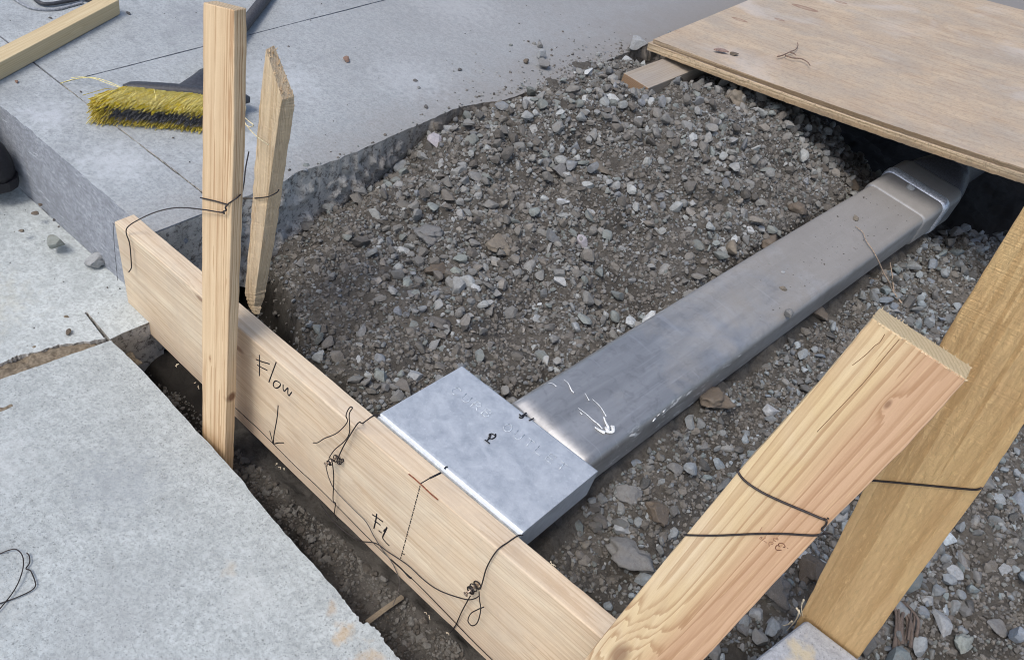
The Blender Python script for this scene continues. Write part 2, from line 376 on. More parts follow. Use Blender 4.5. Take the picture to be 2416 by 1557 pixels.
def ghit(px, py):
    """where the line of sight meets the earth, the paving or the pipe: gives the resting place of a stone"""
    r = ray(px, py); r = r/np.linalg.norm(r)
    t = np.linspace(.4, 5.5, 5100); P = O3[None]+r[None]*t[:, None]
    z = surf(P[:, 0], P[:, 1]); k = np.argmax(P[:, 2] < z); return Vector((P[k, 0], P[k, 1], z[k]))
def cutx(y): return np.where(y < 1.6, -1.084, -1.084+np.clip((y-1.6)/.25, 0, 1)*.05)
def surf(x, y):
    z = zone(x, y)
    z = np.where((y > .70) & ((x < cutx(y)) | (y > 4.4)), 0.0, z)
    z = np.where((x < -1.08) & (y < .70), -.2+np.maximum(0, -1.25-x)*.15, z)
    z = np.where((x >= -1.08) & (y < .531-(x+.267)*.075), -.2, z)
    pc = -.3155+.1237*(y-.92)
    z = np.where((np.abs(x-pc) < .08) & (y > .9) & (y < 2.5), -.005, z)
    return z

# ------------------------------------------------------------------ PAVING
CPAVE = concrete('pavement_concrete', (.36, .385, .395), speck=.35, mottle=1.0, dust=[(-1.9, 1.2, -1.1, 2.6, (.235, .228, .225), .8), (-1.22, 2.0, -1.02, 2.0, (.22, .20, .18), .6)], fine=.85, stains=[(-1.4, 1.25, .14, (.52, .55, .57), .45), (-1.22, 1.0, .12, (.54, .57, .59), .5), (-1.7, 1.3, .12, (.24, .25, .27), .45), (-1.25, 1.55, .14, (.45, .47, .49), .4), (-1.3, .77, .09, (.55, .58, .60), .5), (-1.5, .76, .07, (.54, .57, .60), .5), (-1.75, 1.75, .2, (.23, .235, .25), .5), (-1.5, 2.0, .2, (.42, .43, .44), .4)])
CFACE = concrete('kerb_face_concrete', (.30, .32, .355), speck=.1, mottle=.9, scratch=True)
CBREAK = None
def break_mat():
    g = NB('broken_concrete'); o = g.tc.outputs['Object']
    n1 = g.noise(o, 14, 5, .65); n2 = g.noise(o, 75, 6, .75, .4); n3 = g.noise(o, 300, 4, .7)
    xyz = g.sep(g.n('ShaderNodeNewGeometry').outputs['Position'])
    c = g.mix(g.ramp(n1, [(.38, 0), (.62, 1)]), (.55, .53, .485), (.78, .755, .70))
    brown = g.math('ADD', g.math('MULTIPLY', g.math('SUBTRACT', xyz[1], 1.05), 2.2), g.math('MULTIPLY', g.math('SUBTRACT', n1, .5), 2.4), clamp=True)
    c = g.mix(g.math('MULTIPLY', brown, .8), c, (.25, .21, .17))
    c = g.mix(g.math('MULTIPLY', g.ramp(n2, [(.38, 1), (.5, 0)]), .85), c, (.12, .105, .09))
    c = g.mix(g.math('MULTIPLY', g.ramp(n3, [(.58, 0), (.72, 1)]), .4), c, (.42, .42, .42))
    return g.done(c, .95, g.bump(g.math('ADD', g.math('MULTIPLY', n2, 2), n3), .9, .004), 0, .15)
CBREAK = break_mat()
CGUT = concrete('gutter_concrete', (.47, .505, .50), speck=.35, mottle=.8, stains=[(-1.3, .47, .12, (.5, .49, .4), .35)])
CSTREET = concrete('street_slab_concrete', (.42, .455, .455), speck=.85, mottle=.75, stains=[(-.8, .42, .10, (.30, .33, .35), .5), (-.6, .27, .12, (.33, .35, .35), .45), (-.95, .3, .09, (.54, .57, .57), .4), (-.5, .44, .06, (.55, .58, .57), .35), (-.75, .15, .1, (.52, .54, .52), .35), (-.36, .50, .022, (.5, .36, .2), .6), (-.40, .515, .015, (.42, .3, .18), .5), (-.30, .50, .03, (.5, .38, .24), .55), (-.56, .45, .018, (.45, .38, .28), .4)])
DIRTFILL = SOIL
GROOVE = plain('joint_dirt', (.10, .098, .098), .95)

class MB:
    def __init__(s): s.V = []; s.F = []; s.M = []
    def poly_prism(s, top, z0, z1, m_top=0, m_side=1, sides=None):
        b = len(s.V); n = len(top)
        for p in top: s.V.append(Vector((p[0], p[1], z1)))
        for p in top: s.V.append(Vector((p[0], p[1], z0)))
        s.F.append(tuple(b+i for i in range(n))); s.M.append(m_top)
        for i in range(n):
            j = (i+1) % n
            s.F.append((b+i, b+n+i, b+n+j, b+j)); s.M.append(m_side if sides is None else sides[i])
    def build(s, name, mats, **k):
        o = mesh_obj(name, s.V, s.F, mats, M=Matrix.Identity(4), **k)
        for p, m in zip(o.data.polygons, s.M): p.material_index = m
        return o
def wob(p, q, n, amp, seed, along=0):
    r = random.Random(seed); out = []
    for i in range(n):
        t = i/n; d = Vector((q[0]-p[0], q[1]-p[1])); nn = Vector((-d.y, d.x)).normalized()
        a_ = (noise.noise(Vector((t*n*.35, seed*3.1, 0)))*1.2+r.uniform(-.4, .4))*amp if i else 0
        out.append((p[0]+d.x*t+nn.x*a_, p[1]+d.y*t+nn.y*a_))
    return out
# pavement slabs (counter-clockwise outlines)
mb = MB(); KY = .845; JX = -1.595
noseL = wob((-5, .712), (-1.60, .703), 40, .003, 3)+wob((-1.60, .703), (-1.088, .697), 70, .0022, 4)
kerb = noseL+[(-1.088, .697), (-1.084, KY-.003)]+wob((-1.086, KY-.003), (JX, KY-.007), 60, .0013, 5)+[(-5, KY-.02)]
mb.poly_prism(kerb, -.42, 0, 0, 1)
ctrl_cut = [(-1.084, KY+.0024), (-1.082, 1.0), (-1.092, 1.04), (-1.080, 1.15), (-1.085, 1.35), (-1.088, 1.56), (-1.05, 1.70), (-1.03, 1.97), (-1.036, 2.2), (-1.03, 2.6), (-1.03, 4.4)]
cut = []
for i in range(len(ctrl_cut)-1):
    L = (Vector(ctrl_cut[i+1])-Vector(ctrl_cut[i])).length
    cut += wob(ctrl_cut[i], ctrl_cut[i+1], max(2, int(L/.012)) if ctrl_cut[i][1] < 2.6 else 3, .0028, 20+i)
slabA = cut+[(-1.03, 4.4), (3.2, 4.4), (3.2, 9), (JX+.0019, 9)]+wob((JX+.0019, 9), (JX+.0019, KY+.0024-.007), 160, .0011, 7)+wob((JX+.0019, KY+.0024-.007), (-1.084, KY+.0024), 60, .0013, 5)
mb.poly_prism(slabA, -.13, 0, 0, 2)
slabB = [(-5, KY-.018)]+wob((-5, KY-.018), (JX-.0019, KY+.0024-.007), 60, .0013, 5)+wob((JX-.0019, KY+.0024-.007), (JX-.0019, 9), 160, .0011, 7)+[(JX-.0019, 9), (-5, 9)]
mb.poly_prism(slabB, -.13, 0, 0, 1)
mb.poly_prism([(-60, -1.5+2.2), (-5, .712), (-5, 9), (-60, 9)], -.13, 0)
mb.poly_prism([(-60, 9.0), (60, 9.0), (60, 80), (-60, 80)], -.13, 0)
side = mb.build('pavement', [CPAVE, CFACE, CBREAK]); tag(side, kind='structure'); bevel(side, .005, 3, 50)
# dirt packed in the joints
jb = MB(); jb.poly_prism([(-4, KY-.03), (-1.10, KY-.03), (-1.10, KY+.03), (-4, KY+.03)], -.02, -.0035)
jb.poly_prism([(JX-.03, KY+.031), (JX+.03, KY+.031), (JX+.03, 8), (JX-.03, 8)], -.02, -.0035)
tag(jb.build('joint_dirt', [GROOVE, GROOVE]), kind='structure')
# broken face along the cut (real relief), hangs in front of the slab edge
V, Fc = [], []
pathc = [(-1.0855, .706)]+[(-1.085, .74), (-1.084, .78), (-1.084, .82)]+cut
pathc = [p for p in pathc if p[1] < 2.7]
dense = []
for i in range(len(pathc)-1):
    for k in range(3): t = k/3; dense.append((pathc[i][0]*(1-t)+pathc[i+1][0]*t, pathc[i][1]*(1-t)+pathc[i+1][1]*t))
NR = 26
for (x, y) in dense:
    for k in range(NR):
        t = k/(NR-1); z = -.002-t*(.28 if y < .85 else .23)
        rough = 0.3 if y < .86 else (1.4 if y < 1.1 else 2.0)
        d = (noise.noise(Vector((y*14, z*14, 1)))*.012+noise.noise(Vector((y*45, z*45, 5)))*.009+noise.noise(Vector((y*130, z*130, 9)))*.003)*rough
        d *= min(1, t*5)
        V.append(Vector((x+.0035+d+.012*t*(y > .9)-.004*(1-t), y, z)))
for i in range(len(dense)-1):
    for k in range(NR-1):
        a_ = i*NR+k; Fc.append((a_, a_+1, a_+NR+1, a_+NR))
tag(mesh_obj('broken_edge', V, Fc, CBREAK, M=Matrix.Identity(4), smooth=True), kind='structure')
# gutter slab, street slab
def gz(x): return -.2+np.maximum(0, np.minimum(-1.25-x, .75))*.15
n0, n1 = PZ(203, 737, -.2), PZ(252, 800, -.2)
mb = MB()
crk = [PZ(*p, -.2) for p in [(250, 798), (205, 806), (150, 812), (110, 822), (70, 832), (35, 842), (0, 857)]]
crk = [(p.x, p.y) for p in crk]
crkw = []
for i in range(len(crk)-1): crkw += wob(crk[i], crk[i+1], 7, .004, 50+i)
gut = crkw+[(-1.141, .42)]+wob((-1.141, .42), (-1.16, -1.5), 60, .006, 60)+[(-1.16, -1.5), (-1.25, -1.5), (-1.25, .700), (-1.10, .699), (-1.085, .699)]
gut += wob((-1.076, .699), (PZ(335, 768, -.2).x, PZ(335, 768, -.2).y), 3, .002, 70)+[(-1.079, .64), (-1.081, .618)]
gut += [(n1.x+.004, n1.y+.004), (n0.x, n0.y+.0025), (n0.x-.001, n0.y-.0025), (n1.x-.006, n1.y-.002)]
mb.poly_prism(gut[::-1][::-1], -.34, -.2, 0, 1)
gl = [(-8, -1.5), (-8, .716), (-1.2505, .700), (-1.2505, -1.5)]; b_ = len(mb.V)
for p in gl: mb.V.append(Vector((p[0], p[1], gz(p[0]))))
for p in gl: mb.V.append(Vector((p[0], p[1], -.34)))
def vi(x, y, top): return [i for i, q in enumerate(mb.V[:b_]) if abs(q.x-x) < 1e-6 and abs(q.y-y) < 1e-6 and (q.z > -.25) == top][0]
ta, tb_, ba, bb = vi(-1.25, -1.5, True), vi(-1.25, .70, True), vi(-1.25, -1.5, False), vi(-1.25, .70, False)
for i_, f_ in enumerate(mb.F):
    if {ta, tb_, ba, bb} == set(f_): del mb.F[i_]; del mb.M[i_]; break
mb.F.append((ta, tb_, b_+1, b_)); mb.M.append(0)
g_o = mb.build('gutter', [CGUT, CBREAK]); tag(g_o, kind='structure'); bevel(g_o, .004, 2, 50)
mb = MB()
eds = [PZ(*p, -.2) for p in [(262, 803), (330, 868), (450, 1000), (560, 1120), (640, 1220), (720, 1310), (800, 1400), (838, 1447), (852, 1467), (884, 1478), (905, 1510), (945, 1557)]]
eds = [(p.x, p.y) for p in eds]; ew = []
for i in range(len(eds)-1): ew += wob(eds[i], eds[i+1], 9, .0014 if i < 6 else .0035, 80+i)
lowc = [PZ(*p, -.2) for p in [(0, 895), (60, 878), (150, 845)]]
street = [(1.2, .40), (1.2, -1.5), (-1.125, -1.5)]+wob((-1.125, -1.5), (lowc[0].x, lowc[0].y), 60, .003, 90)+wob((lowc[0].x, lowc[0].y), eds[0], 30, .0012, 91)
mb.poly_prism((ew+[eds[-1]]+street)[::-1], -.33, -.2, 0, 1)
s_o = mb.build('road_slab', [CSTREET, CBREAK]); tag(s_o, kind='structure'); bevel(s_o, .004, 3, 50)
mb = MB(); mb.poly_prism([(-8, -60), (60, -60), (60, -1.51), (-8, -1.51)], -.33, -.2); mb.poly_prism([(1.21, -1.5), (60, -1.5), (60, .40), (1.21, .40)], -.33, -.2)
tag(mb.build('road', [CSTREET, CBREAK]), kind='structure')
# dirt filling the crack between gutter and street slab
X, Y = np.meshgrid(np.arange(-1.2, -1.04, .0022), np.arange(-.6, .63, .0028), indexing='ij')
Z = -.2075+vnoise(X, Y, .03, 31)*.014+vnoise(X, Y, .009, 32)*.008-np.clip((Y-.57)/.04, 0, 1)*.05
crack_mat = plain('crack_dirt', (.20, .165, .12), .95, bs=1)
tag(grid_mesh('crack_dirt', X, Y, Z, crack_mat), kind='structure')
# concrete kerb end in the lower right corner
kb = MB(); k0, k1 = PZ(1779, 1557, 0), PZ(1905, 1459, 0); k2 = PZ(2032, 1557, 0)
kd = (k0-k1).normalized(); kf = k1+kd*.22
kb.poly_prism([(k1.x, k1.y), (kf.x, kf.y), (1.6, kf.y), (1.6, k2.y)], -.4, 0.0)
CKERB = concrete('kerb_end_concrete', (.40, .42, .45), speck=.9, mottle=.5, stains=[(k1.x+.012, k1.y-.06, .03, (.55, .47, .30), .7)])
ko = kb.build('kerb_end', [CKERB, CFACE]); bevel(ko, .006, 3, 50)
tag(ko, 'pale speckled concrete kerb end at the foot of the rough golden stake', 'kerb')

# ------------------------------------------------------------------ STONES
def ico(sub):
    bm = bmesh.new(); bmesh.ops.create_icosphere(bm, subdivisions=sub, radius=1)
    v = np.array([list(x.co) for x in bm.verts]); f = np.array([[w_.index for w_ in x.verts] for x in bm.faces]); bm.free(); return v, f
ICO = {k: ico(k) for k in (1, 2, 3, 4)}
def rock_shape(rg, sub, cuts=9, flat=.62, lump=.0):
    v, f = ICO[sub]; v = v.copy()
    if lump:
        s = rg.uniform(0, 50)
        v *= np.array([1+lump*(noise.noise(Vector(p*1.3)+Vector((s, 0, 0)))+.5*noise.noise(Vector(p*3)+Vector((s, 2, 0)))) for p in v])[:, None]
    for _ in range(cuts):
        n = rg.normal(size=3); n /= np.linalg.norm(n); d = rg.uniform(.40, .80)
        q = v@n-d; v = v-np.where(q > 0, q, 0)[:, None]*n[None]*.97
    v *= np.array([1, rg.uniform(.62, .95), rg.uniform(flat-.15, flat+.15)])[None]
    return v, f
PAL = np.array([(.21, .21, .20), (.165, .160, .148), (.26, .265, .26), (.135, .124, .11), (.31, .325, .32), (.20, .22, .21), (.225, .21, .188), (.10, .094, .085), (.20, .215, .23), (.40, .42, .42)])
PW = np.array([.17, .16, .13, .11, .09, .12, .08, .08, .07, .035]); PW /= PW.sum()
def rotm(q):
    w_, x, y, z = q.T
    return np.stack([np.stack([1-2*(y*y+z*z), 2*(x*y-z*w_), 2*(x*z+y*w_)], -1), np.stack([2*(x*y+z*w_), 1-2*(x*x+z*z), 2*(y*z-x*w_)], -1), np.stack([2*(x*z-y*w_), 2*(y*z+x*w_), 1-2*(x*x+y*y)], -1)], 1)
def scatter(name, xy, r, sub, nshape, rg, tint=None, tiltamt=1.0, lift=.25, cuts=16, zf=None):
    n = len(xy); shp = [rock_shape(rg, sub, cuts) for _ in range(nshape)]
    z = (zf or surf)(xy[:, 0], xy[:, 1])
    q = rg.normal(size=(n, 4)); q[:, 1:3] *= .42*tiltamt; q /= np.linalg.norm(q, axis=1)[:, None]; R = rotm(q)
    which = rg.integers(0, nshape, n); cov, fv, cv = [], [], []; off = 0
    if tint is None: tint = PAL[rg.choice(len(PAL), n, p=PW)]*rg.uniform(.82, 1.2, (n, 1))
    for k in range(nshape):
        m = np.where(which == k)[0]
        if not len(m): continue
        v, f = shp[k]; P = np.einsum('nij,vj->nvi', R[m], v)*r[m][:, None, None]
        P += np.stack([xy[m, 0], xy[m, 1], z[m]+r[m]*lift*rg.uniform(-.6, 1.5, len(m))], -1)[:, None]
        cov.append(P.reshape(-1, 3)); nv = len(v)
        fv.append((f[None]+(np.arange(len(m))*nv)[:, None, None]).reshape(-1, 3)+off); off += len(m)*nv
        cv.append(np.repeat(tint[m], nv, 0))
    co = np.concatenate(cov); f = np.concatenate(fv); cl = np.concatenate(cv)
    me = bpy.data.meshes.new(name); me.vertices.add(len(co)); me.vertices.foreach_set('co', co.ravel())
    me.loops.add(f.size); me.loops.foreach_set('vertex_index', f.ravel().astype(np.int32))
    me.polygons.add(len(f)); me.polygons.foreach_set('loop_start', np.arange(0, f.size, 3, dtype=np.int32)); me.update(calc_edges=True)
    at = me.attributes.new('tint', 'FLOAT_COLOR', 'POINT'); at.data.foreach_set('color', np.concatenate([cl, np.ones((len(cl), 1))], 1).ravel())
    me.polygons.foreach_set('use_smooth', np.zeros(len(f), bool)); me.materials.append(ROCK)
    o = bpy.data.objects.new(name, me); C.objects.link(o); return o
def pipe_x(y): return -.3155+.1237*(y-.92)
def density(x, y):
    """how stony the surface is, 0..1, patches of fines between the stones"""
    d = np.full(x.shape, 1.0)
    for (px, py, rx, amt) in [(1330, 1330, .10, 1), (1290, 1290, .07, 1), (1420, 1400, .08, .9), (690, 680, .08, .9), (760, 560, .10, .7), (820, 850, .08, .8), (1150, 860, .1, .7), (1250, 470, .06, .6), (1650, 480, .07, .6), (1700, 1000, .09, .7), (1850, 880, .08, .6), (1180, 780, .13, .85), (1580, 530, .13, .7), (1240, 860, .12, .8), (700, 600, .12, .75), (800, 720, .08, .4), (1420, 360, .07, .5), (1100, 430, .08, .5), (1850, 430, .12, .5), (860, 900, .08, .5), (1560, 1080, .12, .6), (2050, 700, .1, .4), (1340, 1300, .1, .8), (1800, 900, .1, .5)]:
        g_ = ghit(px, py); d *= 1-amt*np.exp(-((x-g_.x)**2+(y-g_.y)**2)/rx**2)
    d *= np.clip(.62+2.2*vnoise(x, y, .10, 41)+1.3*vnoise(x, y, .035, 42), .02, 1.0)
    dig = (y > .725) & (x > cutx(y)+.004) & (np.abs(x-pipe_x(y)) > .1) & ~((x > -.54) & (x < -.2) & (y < .92)) & (y < 2.95)
    dig &= ~((x > .11) & (y < .93))
    d = np.where(hbase(x, y) < -.225, d*.05, d)
    return np.where(dig, d, 0)
def sample(n, x0, x1, y0, y1, fn, rg):
    x = rg.uniform(x0, x1, n); y = rg.uniform(y0, y1, n); k = rg.random(n) < fn(x, y); return np.stack([x[k], y[k]], -1)
rg = np.random.default_rng(5)
# soil crumbs and small clods give the bare patches their lumpy look
# coarse stones, no two on the same spot
def thin(xy, r, fac=1.35):
    cell = .02; grid = {}; keep = []
    for i, (p, q) in enumerate(xy):
        cx, cy = int(p//cell), int(q//cell); ok = True
        for a_ in range(cx-2, cx+3):
            for b_ in range(cy-2, cy+3):
                for j in grid.get((a_, b_), ()):
                    if (xy[j, 0]-p)**2+(xy[j, 1]-q)**2 < ((r[i]+r[j])*.5*fac)**2: ok = False; break
                if not ok: break
            if not ok: break
        if ok: keep.append(i); grid.setdefault((cx, cy), []).append(i)
    return np.array(keep)
xy = sample(70000, -1.08, .75, .72, 2.9, density, rg)
r = np.clip(np.exp(rg.normal(math.log(.0088), .46, len(xy))), .0045, .024)
big = (xy[:, 0] > .2) & (xy[:, 1] < 1.7); r[big] *= 1.25
o_ = np.argsort(-r); xy = xy[o_]; r = r[o_]; k = thin(xy, r, 1.12); xy = xy[k]; r = r[k]
right = xy[:, 0] > pipe_x(xy[:, 1])
tint = PAL[rg.choice(len(PAL), len(xy), p=PW)]*rg.uniform(.8, 1.25, (len(xy), 1)); tint[right] *= np.array([.92, .99, 1.06])
brn = np.clip(.5+3*vnoise(xy[:, 0], xy[:, 1], .13, 61)+1.5*vnoise(xy[:, 0], xy[:, 1], .05, 62), 0, 1)[:, None]*(~right)[:, None]
tint = tint*(1-brn*.4)+tint*np.array([.60, .56, .50])*brn*.4; tint *= 1.08
tag(scatter('gravel', xy, r, 2, 26, rg, tint, lift=.55), 'grey crushed stone heaped in the open dig around the metal pipe', 'gravel', kind='stuff')
xy = sample(60000, -1.08, .75, .72, 2.9, lambda x, y: np.where(density(x, y) > 0, np.clip(.9-density(x, y), .08, 1), 0), rg); r = np.clip(np.exp(rg.normal(math.log(.0040), .55, len(xy))), .0015, .016)
tint = np.array([(.155, .144, .127)])*rg.uniform(.75, 1.35, (len(xy), 1))*np.array([1, 1, 1])
tag(scatter('soil_crumbs', xy, r, 2 if False else 1, 24, rg, tint, lift=.15, cuts=3), 'crumbly brown soil between the patches of gravel in the dig', 'soil', kind='stuff')
xy = sample(150000, -1.08, .75, .72, 2.9, lambda x, y: np.clip(density(x, y)*.55+.30*(density(x, y) > 0), 0, 1), rg)
r = np.clip(np.exp(rg.normal(math.log(.0042), .35, len(xy))), .002, .0075)
tint = PAL[rg.choice(len(PAL), len(xy), p=PW)]*rg.uniform(.7, 1.0, (len(xy), 1))
tag(scatter('fine_gravel', xy, r, 1, 20, rg, tint, lift=.35, cuts=4), 'small stone chips and fines lying between the larger gravel in the dig', 'gravel', kind='stuff')
# crumbs on the trench floor and along the broken pavement edge
def tr(x, y): return np.where((y > .54) & (y < .66) & (x > -1.07) & (x < .2), .35+.5*vnoise(x, y, .05, 77), 0)
xy = sample(30000, -1.07, .2, .53, .67, tr, rg); r = np.clip(np.exp(rg.normal(math.log(.0026), .6, len(xy))), .0011, .012)
tag(scatter('trench_crumbs', xy, r, 1, 14, rg, PAL[rg.choice(4, len(xy))]*.72*np.array([1, .95, .88]), lift=.2, cuts=3, zf=zone), 'dark crumbs of soil and stone on the floor of the narrow trench', 'soil', kind='stuff')
def sp(x, y):
    d = cutx(y)-x; return np.where((d > 0), (np.exp(-d/.045)*np.exp(-((y-2.0)/.28)**2)*.9+np.exp(-d/.012)*.25*(y > 1)), 0)
xy = sample(9000, -1.3, -1.02, .9, 2.6, sp, rg); r = np.clip(np.exp(rg.normal(math.log(.0032), .5, len(xy))), .0012, .010)
tag(scatter('spilt_grit', xy, r, 1, 14, rg, None, lift=.3, cuts=4, zf=lambda x, y: x*0), 'loose grit spilt over the edge of the pavement beside the gravel heap', 'grit', kind='stuff')
xy = np.concatenate([np.stack([rg.uniform(-3, -1.1, 420), rg.uniform(.72, 4, 420)], -1)]); r = np.clip(np.exp(rg.normal(math.log(.0016), .45, len(xy))), .0007, .0045)
tag(scatter('pavement_grit', xy, r, 1, 10, rg, PAL[rg.choice(8, len(xy))]*.55, lift=.5, cuts=3, zf=lambda x, y: x*0), 'scattered grains of grit on the smooth pavement', 'grit', kind='stuff')
xy = np.stack([rg.uniform(-1.9, -1.1, 260), rg.uniform(.1, .69, 260)], -1); xy = xy[xy[:, 0] < -1.15]; r = np.clip(np.exp(rg.normal(math.log(.0013), .45, len(xy))), .0006, .003)
tag(scatter('gutter_grit', xy, r, 1, 10, rg, PAL[rg.choice(8, len(xy))]*.6, lift=.5, cuts=3, zf=lambda x, y: -.2+np.maximum(0, -1.25-x)*.15), 'scattered grains of grit on the gutter slab', 'grit', kind='stuff')
def pg(x, y): return np.where(np.abs(x-pipe_x(y)) < .062, np.clip((y-1.35)/.8, 0, 1), 0)
xy = sample(3200, -.4, -.0, 1.2, 2.35, pg, rg); r = np.clip(np.exp(rg.normal(math.log(.0011), .45, len(xy))), .0005, .003)
tag(scatter('pipe_grit', xy, r, 1, 10, rg, PAL[rg.choice(8, len(xy))]*.9, lift=.5, cuts=3, zf=lambda x, y: x*0-.005), 'grains of grit lying on top of the metal pipe', 'grit', kind='stuff')

